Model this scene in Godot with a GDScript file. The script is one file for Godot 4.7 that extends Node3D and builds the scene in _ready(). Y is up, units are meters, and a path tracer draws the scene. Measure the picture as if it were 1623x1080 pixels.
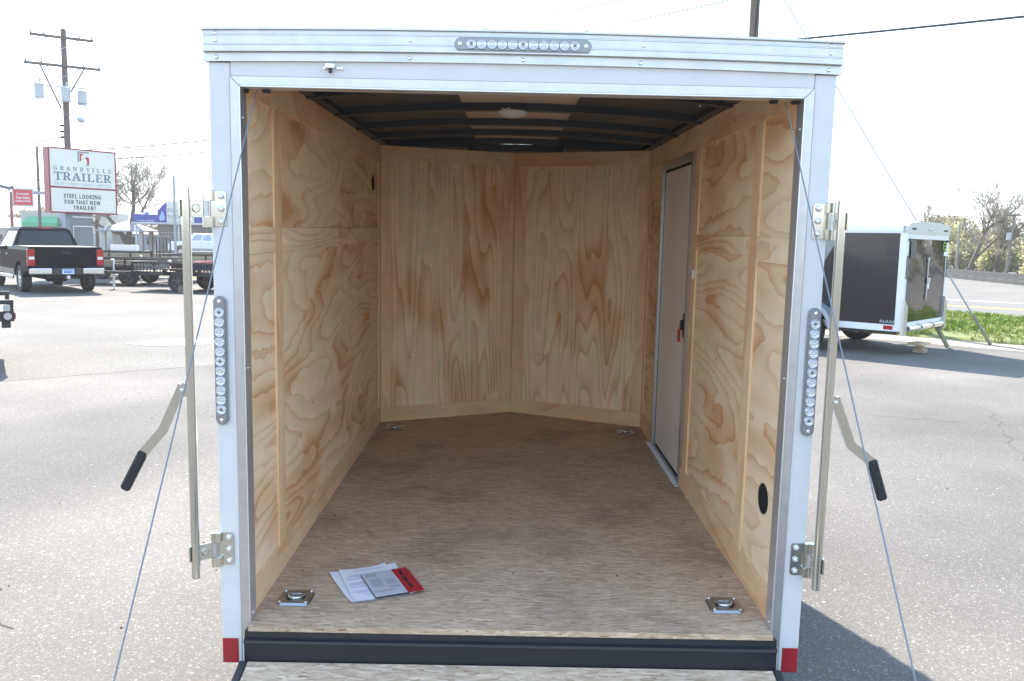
extends Node3D

# ---------------------------------------------------------------- mesh builder
class MB:
	var v := PackedVector3Array()
	var n := PackedVector3Array()
	var t := PackedVector2Array()
	var xf := Transform3D.IDENTITY
	var uo := Vector2.ZERO
	var swap := false

	func uvof(p: Vector3, nn: Vector3) -> Vector2:
		var a := nn.abs()
		var r := Vector2(p.x, p.y)
		if a.x >= a.y and a.x >= a.z:
			r = Vector2(p.z, p.y)
		elif a.y >= a.z:
			r = Vector2(p.x, p.z)
		r += uo
		return Vector2(r.y, r.x) if swap else r

	func tri(a: Vector3, b: Vector3, c: Vector3, na: Vector3, nb: Vector3, nc: Vector3, ua: Vector2, ub: Vector2, uc: Vector2) -> void:
		v.append(xf * a); v.append(xf * c); v.append(xf * b)
		n.append(xf.basis * na); n.append(xf.basis * nc); n.append(xf.basis * nb)
		t.append(ua); t.append(uc); t.append(ub)

	func ftri(a: Vector3, b: Vector3, c: Vector3) -> void:
		var nn := (b - a).cross(c - a).normalized()
		tri(a, b, c, nn, nn, nn, uvof(a, nn), uvof(b, nn), uvof(c, nn))

	func quad(a: Vector3, b: Vector3, c: Vector3, d: Vector3) -> void:
		var nn := (c - a).cross(d - b).normalized()
		var ua := uvof(a, nn)
		var uc := uvof(c, nn)
		tri(a, b, c, nn, nn, nn, ua, uvof(b, nn), uc)
		tri(a, c, d, nn, nn, nn, ua, uc, uvof(d, nn))

	func quado(a: Vector3, b: Vector3, c: Vector3, d: Vector3, out: Vector3) -> void:
		if (c - a).cross(d - b).dot(out) < 0.0:
			quad(d, c, b, a)
		else:
			quad(a, b, c, d)

	func trio(a: Vector3, b: Vector3, c: Vector3, out: Vector3) -> void:
		if (b - a).cross(c - a).dot(out) < 0.0:
			ftri(a, c, b)
		else:
			ftri(a, b, c)

	func box(c: Vector3, s: Vector3, ch := 0.0) -> MB:
		var h := s * 0.5
		ch = minf(ch, minf(h.x, minf(h.y, h.z)) * 0.9)
		var e := [Vector3.RIGHT, Vector3.UP, Vector3.BACK]
		for i in 3:
			var j := (i + 1) % 3
			var k := (i + 2) % 3
			var ej: Vector3 = e[j] * (h[j] - ch)
			var ek: Vector3 = e[k] * (h[k] - ch)
			for sg in [-1.0, 1.0]:
				var o: Vector3 = e[i] * h[i] * sg
				quado(c + o - ej - ek, c + o + ej - ek, c + o + ej + ek, c + o - ej + ek, o)
				if ch > 0.0:
					for s2 in [-1.0, 1.0]:
						var p: Vector3 = e[i] * h[i] * sg + e[j] * (h[j] - ch) * s2
						var q: Vector3 = e[i] * (h[i] - ch) * sg + e[j] * h[j] * s2
						quado(c + p - ek, c + p + ek, c + q + ek, c + q - ek, p)
		if ch > 0.0:
			for sx in [-1.0, 1.0]:
				for sy in [-1.0, 1.0]:
					for sz in [-1.0, 1.0]:
						var m := Vector3(sx * (h.x - ch), sy * (h.y - ch), sz * (h.z - ch))
						trio(c + m + Vector3(sx * ch, 0, 0), c + m + Vector3(0, sy * ch, 0), c + m + Vector3(0, 0, sz * ch), m)
		return self

	# box given by its two corners
	func bx(x0: float, x1: float, y0: float, y1: float, z0: float, z1: float, ch := 0.0) -> MB:
		return box(Vector3(x0 + x1, y0 + y1, z0 + z1) * 0.5, Vector3(absf(x1 - x0), absf(y1 - y0), absf(z1 - z0)), ch)

	# a square bar from a to b
	func bar(a: Vector3, b: Vector3, w: float, d: float, ch := 0.0, up := Vector3.UP) -> MB:
		var y := (b - a).normalized()
		var x := up.cross(y)
		if x.length() < 0.01:
			x = Vector3.RIGHT.cross(y) if absf(y.x) < 0.9 else Vector3.BACK.cross(y)
		x = x.normalized()
		var keep := xf
		xf = xf * Transform3D(Basis(x, y, x.cross(y)), (a + b) * 0.5)
		box(Vector3.ZERO, Vector3(w, (b - a).length(), d), ch)
		xf = keep
		return self

	func tube(pts: Array, rr: Variant, sides := 8, caps := true) -> MB:
		var count := pts.size()
		var side := Vector3.ZERO
		var rings := []
		for i in count:
			var d: Vector3 = (pts[mini(i + 1, count - 1)] - pts[maxi(i - 1, 0)]).normalized()
			if i == 0:
				side = d.cross(Vector3.UP if absf(d.y) < 0.9 else Vector3.RIGHT).normalized()
			else:
				side = (side - d * side.dot(d)).normalized()
			var up := d.cross(side)
			var r: float = rr if rr is float else rr[i]
			var ring := []
			for k in sides:
				var a := TAU * k / sides
				var nn := side * cos(a) + up * sin(a)
				ring.append([pts[i] + nn * r, nn])
			rings.append(ring)
		for i in count - 1:
			for k in sides:
				var k2 := (k + 1) % sides
				var a: Array = rings[i][k]
				var b: Array = rings[i][k2]
				var c: Array = rings[i + 1][k2]
				var d: Array = rings[i + 1][k]
				var u0 := Vector2(float(k) / sides, i)
				var u1 := Vector2(float(k + 1) / sides, i + 1)
				tri(a[0], b[0], c[0], a[1], b[1], c[1], u0, Vector2(u1.x, u0.y), u1)
				tri(a[0], c[0], d[0], a[1], c[1], d[1], u0, u1, Vector2(u0.x, u1.y))
		if caps:
			for e in [0, count - 1]:
				var out: Vector3 = pts[0] - pts[1] if e == 0 else pts[e] - pts[e - 1]
				for k in sides:
					trio(pts[e], rings[e][k][0], rings[e][(k + 1) % sides][0], out)
		return self

	# profile of (radius, height) turned about y
	func lathe(prof: Array, sides := 24, smooth := false) -> MB:
		for i in prof.size() - 1:
			var p: Vector2 = prof[i]
			var q: Vector2 = prof[i + 1]
			var d := q - p
			var nr := Vector2(d.y, -d.x).normalized()
			for k in sides:
				var a := TAU * k / sides
				var b := TAU * (k + 1) / sides
				var da := Vector3(cos(a), 0, sin(a))
				var db := Vector3(cos(b), 0, sin(b))
				var na := (da * nr.x + Vector3.UP * nr.y).normalized()
				var nb := (db * nr.x + Vector3.UP * nr.y).normalized()
				var p0 := da * p.x + Vector3.UP * p.y
				var p1 := db * p.x + Vector3.UP * p.y
				var q0 := da * q.x + Vector3.UP * q.y
				var q1 := db * q.x + Vector3.UP * q.y
				var z := Vector2.ZERO
				if p.x > 1e-5:
					if (p1 - p0).cross(q1 - p0).dot(na + nb) < 0:
						tri(p0, q1, p1, na, nb, nb, z, z, z)
					else:
						tri(p0, p1, q1, na, nb, nb, z, z, z)
				if q.x > 1e-5:
					if (q1 - p0).cross(q0 - p0).dot(na + nb) < 0:
						tri(p0, q0, q1, na, na, nb, z, z, z)
					else:
						tri(p0, q1, q0, na, nb, na, z, z, z)
		return self

	# polygon in x-y drawn out from z0 to z1
	func prism(poly: PackedVector2Array, z0: float, z1: float) -> MB:
		var pl := poly
		if Geometry2D.is_polygon_clockwise(pl):
			pl = pl.duplicate()
			pl.reverse()
		var idx := Geometry2D.triangulate_polygon(pl)
		for i in range(0, idx.size(), 3):
			var a := pl[idx[i]]
			var b := pl[idx[i + 1]]
			var c := pl[idx[i + 2]]
			trio(Vector3(a.x, a.y, z1), Vector3(b.x, b.y, z1), Vector3(c.x, c.y, z1), Vector3.BACK)
			trio(Vector3(a.x, a.y, z0), Vector3(b.x, b.y, z0), Vector3(c.x, c.y, z0), Vector3.FORWARD)
		for i in pl.size():
			var a := pl[i]
			var b := pl[(i + 1) % pl.size()]
			var out := Vector3(b.y - a.y, a.x - b.x, 0)
			quado(Vector3(a.x, a.y, z0), Vector3(b.x, b.y, z0), Vector3(b.x, b.y, z1), Vector3(a.x, a.y, z1), out)
		return self

	# rows of points joined by faces
	func loft(rows: Array) -> MB:
		for i in rows.size() - 1:
			for k in rows[i].size() - 1:
				quad(rows[i][k], rows[i][k + 1], rows[i + 1][k + 1], rows[i + 1][k])
		return self

	func mesh() -> ArrayMesh:
		var arr := []
		arr.resize(Mesh.ARRAY_MAX)
		arr[Mesh.ARRAY_VERTEX] = v
		arr[Mesh.ARRAY_NORMAL] = n
		arr[Mesh.ARRAY_TEX_UV] = t
		var m := ArrayMesh.new()
		m.add_surface_from_arrays(Mesh.PRIMITIVE_TRIANGLES, arr)
		return m


# ---------------------------------------------------------------- objects
var M := {}
var used := {}
var rng := RandomNumberGenerator.new()
var T := Transform3D.IDENTITY      # the pose of the white trailer

func numbered(parent: Node, called: String) -> String:
	var key := "%d/%s" % [parent.get_instance_id(), called]
	var k: int = used.get(key, 0)
	used[key] = k + 1
	return called if k == 0 else "%s_%03d" % [called, k]

func obj(called: String, mb: Variant, m: Material, parent: Node = self) -> MeshInstance3D:
	var o := MeshInstance3D.new()
	o.name = numbered(parent, called)
	o.mesh = mb.mesh() if mb is MB else mb
	o.material_override = m
	parent.add_child(o, true)
	return o

func put(called: String, mesh: Mesh, m: Material, parent: Node, xf: Transform3D) -> MeshInstance3D:
	var o := obj(called, mesh, m, parent)
	o.transform = xf
	return o

func tag(o: Node, label: String, category: String, group := "") -> Node:
	o.set_meta("label", label)
	o.set_meta("category", category)
	if group != "":
		o.set_meta("group", group)
	return o

func thing(called: String, label: String, category: String, xf := Transform3D.IDENTITY, group := "") -> Node3D:
	var o := Node3D.new()
	o.name = numbered(self, called)
	add_child(o, true)
	o.transform = xf
	tag(o, label, category, group)
	return o

func struct(called: String, mb: MB, m: Material) -> MeshInstance3D:
	var o := obj(called, mb, m)
	o.set_meta("kind", "structure")
	return o

func copy(src: Node3D, xf: Transform3D, label: String, group := "") -> Node3D:
	var base: String = str(src.name).rstrip("0123456789").trim_suffix("_")
	var r: Node3D = src.duplicate()
	r.name = numbered(self, base)
	add_child(r, true)
	r.transform = xf
	r.set_meta("label", label)
	if group != "":
		r.set_meta("group", group)
	return r

func at(x: float, y: float, z: float, turn := 0.0) -> Transform3D:
	return Transform3D(Basis(Vector3.UP, turn), Vector3(x, y, z))

func V(x: float, y: float, z: float) -> Vector3:
	return Vector3(x, y, z)

func mat(r: float, g: float, b: float, rough := 0.6, metal := 0.0, spec := 0.5) -> StandardMaterial3D:
	var m := StandardMaterial3D.new()
	m.albedo_color = Color(r, g, b).linear_to_srgb()
	m.roughness = rough
	m.metallic = metal
	m.metallic_specular = spec
	return m

func text(called: String, s: String, size: float, xf: Transform3D, m: Material, parent: Node, serif := false, heavy := true, spread := 0) -> MeshInstance3D:
	var f := SystemFont.new()
	f.font_names = PackedStringArray(["Droid Serif" if serif else "Droid Sans"])
	f.font_weight = 700 if heavy else 400
	var tm := TextMesh.new()
	if spread > 0:
		var fv := FontVariation.new()
		fv.base_font = f
		fv.spacing_glyph = spread
		tm.font = fv
	else:
		tm.font = f
	tm.text = s
	tm.font_size = 48
	tm.pixel_size = size / 35.0
	tm.depth = 0.006
	tm.curve_step = 2.0
	var o := obj(called, tm, m, parent)
	o.transform = xf
	return o

# ---------------------------------------------------------------- textures
func fnl(sd: int, freq: float, oct := 3) -> FastNoiseLite:
	var f := FastNoiseLite.new()
	f.noise_type = FastNoiseLite.TYPE_SIMPLEX_SMOOTH
	f.seed = sd
	f.frequency = freq
	f.fractal_octaves = oct
	if oct < 2:
		f.fractal_type = FastNoiseLite.FRACTAL_NONE
	return f

func tex(data: PackedByteArray, w: int, h: int) -> ImageTexture:
	return ImageTexture.create_from_image(Image.create_from_data(w, h, false, Image.FORMAT_RGB8, data))

# rotary-cut softwood veneer: narrow growth lines along the contours of a smooth field, grain along v; w pixels cover metres
func ply(sd: int, w: int, metres: float, sx: float, sy: float, bands: float, grad: float, jag: float, tint: float) -> ImageTexture:
	var a := fnl(sd, 1.0, 2)
	a.fractal_gain = 0.35
	var fine := fnl(sd + 1, 1.0, 2)
	var broad := fnl(sd + 2, 1.0, 2)
	var data := PackedByteArray()
	data.resize(w * w * 3)
	var k := metres / w
	var i := 0
	for py in w:
		var y := py * k
		for px in w:
			var x := px * k
			var g := fine.get_noise_2d(x * 150.0, y * 5.0)
			var j := fine.get_noise_2d(x * 11.0 + 30.0, y * 6.0)
			var b := broad.get_noise_2d(x * 2.6, y * 1.1)
			var f := a.get_noise_2d(x * sx, y * sy) + x * grad + jag * j
			var p := fposmod(f * bands, 1.0)
			var line := p * p * p * p * (1.0 - smoothstep(0.95, 1.0, p))
			var d := line * (0.80 + 0.7 * b) + 0.55 * smoothstep(-0.05, 0.55, b) + 0.13 * g + 0.06 * p
			d = clampf(d * tint, 0.0, 1.0)
			var s := 1.0 + 0.035 * g + 0.03 * j
			data[i] = int(clampf(lerpf(247.0, 214.0, d) * s, 0, 255))
			data[i + 1] = int(clampf(lerpf(221.0, 158.0, d) * s, 0, 255))
			data[i + 2] = int(clampf(lerpf(184.0, 106.0, d) * s, 0, 255))
			i += 3
	return tex(data, w, w)

# pressed strand board: layer on layer of short flakes lying mostly along u, over soft trodden-in dirt
func strand(sd: int, w: int, h: int, mw: float, mh: float, dirt: float, flakes: int, l0: float, l1: float, thick: float, contrast: float) -> ImageTexture:
	var r := RandomNumberGenerator.new()
	r.seed = sd
	var c := fnl(sd + 2, 1.0, 3)
	var tone := PackedFloat32Array()
	tone.resize(w * h)
	tone.fill(0.9)
	var ppm := w / mw
	for q in flakes:
		var cx := r.randi() % w
		var cy := r.randi() % h
		var ln := r.randf_range(l0, l1) * ppm
		var th := maxf(1.0, r.randf_range(0.3, 1.0) * thick * ppm)
		var sl := r.randf_range(-0.22, 0.22)
		var t := 0.93 + (r.randf() + r.randf() - 1.0) * contrast
		if r.randf() < 0.05:
			t -= contrast * r.randf_range(0.8, 2.4)
			ln *= 0.45
			th = maxf(1.0, th * 0.5)
		for dx in int(ln):
			var e := minf(1.0, minf(dx, ln - dx) / (ln * 0.2 + 0.5))
			var hh := int(th * e) + 1
			var yy := cy + int(sl * dx)
			for dy in hh:
				tone[posmod(yy + dy, h) * w + (cx + dx) % w] = t
	var data := PackedByteArray()
	data.resize(w * h * 3)
	var i := 0
	var o := 0
	for py in h:
		var y := py * mh / h
		for px in w:
			var x := px * mw / w
			var v := tone[o]
			o += 1
			if (px & 1) == 0 or px == 0:
				pass
			var bl := c.get_noise_2d(x * 1.7, y * 1.7)
			var sh := v * (1.0 - dirt * smoothstep(-0.1, 0.6, bl))
			var warm := clampf((0.95 - v) * 1.6, -0.2, 0.6)
			data[i] = int(clampf(221.0 * sh, 0, 255))
			data[i + 1] = int(clampf((198.0 - 24.0 * warm) * sh, 0, 255))
			data[i + 2] = int(clampf((174.0 - 50.0 * warm) * sh, 0, 255))
			i += 3
	return tex(data, w, h)

# asphalt: stones of several sizes and tones set in a dark binder; wraps round
func asphalt(sd: int, w: int, stones: int, base: float, lo: float, hi: float, bright: float) -> Array:
	var r := RandomNumberGenerator.new()
	r.seed = sd
	var g := PackedFloat32Array()
	g.resize(w * w)
	for i in w * w:
		g[i] = base * r.randf_range(0.75, 1.25)
	for s in stones:
		var cx := r.randi() % w
		var cy := r.randi() % w
		var q := r.randf()
		var rad := lerpf(0.8, 2.2, q) if q < 0.93 else r.randf_range(2.2, 4.2)
		var tone := lerpf(lo, hi, r.randf() * r.randf())
		if r.randf() < bright:
			tone = r.randf_range(hi, hi * 1.5)
		var ex := r.randf_range(0.7, 1.4)
		var k := int(ceil(rad * 1.5))
		for dy in range(-k, k + 1):
			for dx in range(-k, k + 1):
				if dx * dx * ex + dy * dy / ex <= rad * rad:
					g[((cy + dy + w) % w) * w + (cx + dx + w) % w] = tone * r.randf_range(0.92, 1.06)
	var data := PackedByteArray()
	data.resize(w * w * 3)
	var hgt := Image.create(w, w, false, Image.FORMAT_L8)
	var hb := PackedByteArray()
	hb.resize(w * w)
	for i in w * w:
		var c := Color(g[i] * 1.035, g[i], g[i] * 0.955).linear_to_srgb()
		data[i * 3] = clampi(int(c.r * 255.0), 0, 255)
		data[i * 3 + 1] = clampi(int(c.g * 255.0), 0, 255)
		data[i * 3 + 2] = clampi(int(c.b * 255.0), 0, 255)
		hb[i] = clampi(int(g[i] * 420.0), 0, 255)
	hgt.set_data(w, w, false, Image.FORMAT_L8, hb)
	hgt.convert(Image.FORMAT_RGBA8)
	hgt.bump_map_to_normal_map(2.0)
	return [tex(data, w, w), ImageTexture.create_from_image(hgt)]

func noise_tex(sd: int, freq: float, lo: Color, hi: Color, size := 512) -> NoiseTexture2D:
	var nt := NoiseTexture2D.new()
	nt.width = size
	nt.height = size
	nt.seamless = true
	nt.noise = fnl(sd, freq, 4)
	var g := Gradient.new()
	g.set_color(0, lo)
	g.set_color(1, hi)
	nt.color_ramp = g
	return nt

func ground_mat(pair: Array, tile: float, tint: Color, wear: Texture2D, wear_tile: float) -> StandardMaterial3D:
	var m := StandardMaterial3D.new()
	m.albedo_color = tint
	m.albedo_texture = pair[0]
	m.normal_enabled = true
	m.normal_texture = pair[1]
	m.normal_scale = 0.6
	m.uv1_scale = Vector3.ONE / tile
	m.roughness = 0.92
	m.metallic_specular = 0.35
	if wear:
		m.detail_enabled = true
		m.detail_albedo = wear
		m.detail_blend_mode = BaseMaterial3D.BLEND_MODE_MUL
		m.detail_uv_layer = BaseMaterial3D.DETAIL_UV_2
		m.uv2_scale = Vector3.ONE / wear_tile
	return m

# faint handling marks: a slow mottling of the paint, fixed to the thing
func smudge(m: StandardMaterial3D, low: float, sd: int, tile: float) -> void:
	m.albedo_texture = noise_tex(sd, 0.02, Color(low, low, low), Color(1, 1, 1), 256)
	m.uv1_triplanar = true
	m.uv1_scale = Vector3.ONE * tile

func materials() -> void:
	M.white = mat(0.65, 0.65, 0.645, 0.24)
	smudge(M.white, 0.965, 3, 1.3)
	M.alu = mat(0.58, 0.58, 0.58, 0.34, 0.85)
	smudge(M.alu, 0.94, 4, 2.2)
	M.alu_dull = mat(0.72, 0.73, 0.74, 0.36, 0.8)
	M.cream = mat(0.74, 0.70, 0.62, 0.45)
	M.zinc = mat(0.60, 0.60, 0.54, 0.12, 0.95)
	M.bolt = mat(0.80, 0.81, 0.84, 0.22, 0.95)
	M.black = mat(0.018, 0.019, 0.021, 0.42)
	M.black_steel = mat(0.016, 0.018, 0.022, 0.36)
	M.rubber = mat(0.02, 0.02, 0.021, 0.8)
	M.dark = mat(0.008, 0.008, 0.008, 0.9)
	M.red = mat(0.33, 0.016, 0.022, 0.3)
	M.red_lens = mat(0.34, 0.012, 0.018, 0.12)
	M.lamp_body = mat(0.27, 0.28, 0.29, 0.2, 0.3)
	M.lens = mat(0.60, 0.62, 0.65, 0.12, 0.55)
	M.plate = mat(0.33, 0.345, 0.36, 0.22, 0.9)
	M.lens.clearcoat_enabled = true
	M.lens.clearcoat = 1.0
	M.lens_core = mat(0.72, 0.74, 0.78, 0.05, 0.4)
	M.cable = mat(0.20, 0.21, 0.23, 0.45, 0.4)
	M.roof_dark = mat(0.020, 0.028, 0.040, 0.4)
	M.dull_rim = mat(0.06, 0.06, 0.065, 0.5, 0.3)
	M.door = mat(0.86, 0.81, 0.77, 0.4)
	M.skin = mat(0.70, 0.53, 0.41, 0.3)
	M.paper = mat(0.80, 0.80, 0.86, 0.7)
	M.print = mat(0.55, 0.56, 0.66, 0.7)
	M.concrete = mat(0.50, 0.47, 0.42, 0.9)
	M.glass = mat(0.012, 0.016, 0.022, 0.06)
	M.chrome = mat(0.85, 0.86, 0.88, 0.1, 1.0)
	M.wood_pole = mat(0.13, 0.10, 0.085, 0.9)
	M.bark = mat(0.085, 0.065, 0.055, 0.95)
	M.steel_pole = mat(0.28, 0.29, 0.30, 0.5, 0.5)
	M.wire = mat(0.03, 0.03, 0.032, 0.7)
	for k in ["side", "back", "strip"]:
		var m := StandardMaterial3D.new()
		m.roughness = 0.62
		m.metallic_specular = 0.4
		m.uv1_scale = Vector3(1 / 2.5, 1 / 2.5, 1)
		M[k] = m
	M.side.albedo_texture = ply(13, 1280, 2.5, 2.5, 0.46, 4.0, 0.16, 0.060, 0.82)
	M.back.albedo_texture = ply(31, 1152, 2.5, 4.2, 0.40, 4.0, 1.5, 0.03, 0.9)
	M.strip.albedo_texture = ply(41, 768, 2.5, 2.0, 0.3, 1.6, 0.6, 0.02, 0.42)
	M.strip.albedo_color = Color(0.965, 0.925, 0.885)
	M.floor = StandardMaterial3D.new()
	M.floor.albedo_texture = strand(51, 1000, 1932, 1.76, 3.4, 0.10, 60000, 0.02, 0.085, 0.006, 0.17)
	M.floor.albedo_color = Color(0.93, 0.905, 0.875)
	M.floor.uv1_scale = Vector3(1 / 1.76, 1 / 3.4, 1)
	M.floor.uv1_offset = Vector3(0.5, 0.98, 0)
	M.floor.roughness = 0.7
	M.floor.metallic_specular = 0.35
	M.ramp = StandardMaterial3D.new()
	M.ramp.albedo_texture = strand(61, 880, 880, 1.76, 1.76, 0.06, 26000, 0.025, 0.09, 0.008, 0.16)
	M.ramp.uv1_scale = Vector3(1 / 1.76, 1 / 1.76, 1)
	M.ramp.uv1_offset = Vector3(0.5, 0.0, 0)
	M.ramp.albedo_color = Color(0.96, 0.94, 0.91)
	M.ramp.roughness = 0.75
	var near := asphalt(71, 1024, 60000, 0.13, 0.115, 0.31, 0.014)
	var wear := noise_tex(5, 0.012, Color(0.74, 0.74, 0.75), Color(1, 1, 1))
	M.asphalt = ground_mat(near, 1.95, Color(0.985, 0.975, 0.965), wear, 23.0)
	M.lot = ground_mat(near, 3.1, Color(0.95, 0.945, 0.935), noise_tex(6, 0.02, Color(0.86, 0.86, 0.86), Color(1, 1, 1)), 31.0)
	M.kerb = ground_mat(near, 2.2, Color(1, 1, 1), null, 1.0)
	M.kerb.albedo_color = Color(1.25, 1.2, 1.12)
	M.lumber = mat(0.30, 0.26, 0.18, 0.8)
	M.fence = mat(0.028, 0.034, 0.036, 0.9)
	M.road = ground_mat(near, 3.1, Color(0.86, 0.87, 0.88), null, 1.0)

func _ready() -> void:
	rng.seed = 20
	# ---- camera
	var cam := Camera3D.new()
	cam.name = "camera"
	cam.fov = 43.384
	cam.near = 0.05
	cam.far = 4000.0
	cam.transform = Transform3D(Basis(V(0.99978761, 0.02035656, 0.00321612), V(-0.01985201, 0.99317076, -0.11496839), V(-0.00553452, 0.11488013, 0.99336394)), V(-0.0311, 1.7580, 2.6397))
	add_child(cam)
	# ---- sky and exposure
	var we := WorldEnvironment.new()
	we.name = "environment"
	var env := Environment.new()
	env.background_mode = Environment.BG_SKY
	var sky := Sky.new()
	var sm := PhysicalSkyMaterial.new()
	sm.energy_multiplier = 3.8
	sm.turbidity = 5.0
	sky.sky_material = sm
	env.sky = sky
	env.tonemap_mode = Environment.TONE_MAPPER_LINEAR
	env.tonemap_exposure = 8.2
	env.sdfgi_enabled = true
	env.ssao_enabled = true
	env.ssil_enabled = true
	env.fog_enabled = true
	env.fog_density = 0.0008
	env.fog_light_color = Color(1.0, 0.99, 0.97)
	we.environment = env
	add_child(we)
	# ---- sun: high ahead, a little to the left
	var sun := DirectionalLight3D.new()
	sun.name = "sun"
	sun.light_energy = 0.70
	sun.light_color = Color(1.0, 0.96, 0.90)
	sun.light_angular_distance = 0.53
	sun.shadow_enabled = true
	sun.look_at_from_position(Vector3.ZERO, V(0.242, -0.707, 0.664))
	add_child(sun)
	# ---- the place
	T = Transform3D(Basis(Vector3.RIGHT, deg_to_rad(0.9)), V(0, 0.05, 0))
	materials()
	setting()
	buildings()
	poles_and_wires()
	trees()
	big_sign()
	white_trailer()
	black_trailer()
	vehicles()
	papers()

# ---------------------------------------------------------------- ground, road, verge
# the road runs along R (down to the left far, up to the right near); N points away across it
const R := Vector3(0.77, 0, 0.638)
const N := Vector3(0.638, 0, -0.77)

func rn(r: float, n: float, y := 0.0) -> Vector3:
	return R * r + N * n + V(0, y, 0)

func flat(p: Array, y := 0.0, uv2 := false) -> MB:
	var b := MB.new()
	var up := V(0, y, 0)
	for k in range(1, p.size() - 1):
		b.trio(p[0] + up, p[k] + up, p[k + 1] + up, Vector3.UP)
	return b

func sheet(called: String, p: Array, y: float, m: Material) -> MeshInstance3D:
	var b := flat(p, y)
	var arr := []
	arr.resize(Mesh.ARRAY_MAX)
	arr[Mesh.ARRAY_VERTEX] = b.v
	arr[Mesh.ARRAY_NORMAL] = b.n
	arr[Mesh.ARRAY_TEX_UV] = b.t
	arr[Mesh.ARRAY_TEX_UV2] = b.t
	var am := ArrayMesh.new()
	am.add_surface_from_arrays(Mesh.PRIMITIVE_TRIANGLES, arr)
	var o := obj(called, am, m)
	o.set_meta("kind", "structure")
	return o

func band(n0: float, n1: float, r0 := -260.0, r1 := 160.0) -> Array:
	return [rn(r0, n0), rn(r1, n0), rn(r1, n1), rn(r0, n1)]

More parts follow.
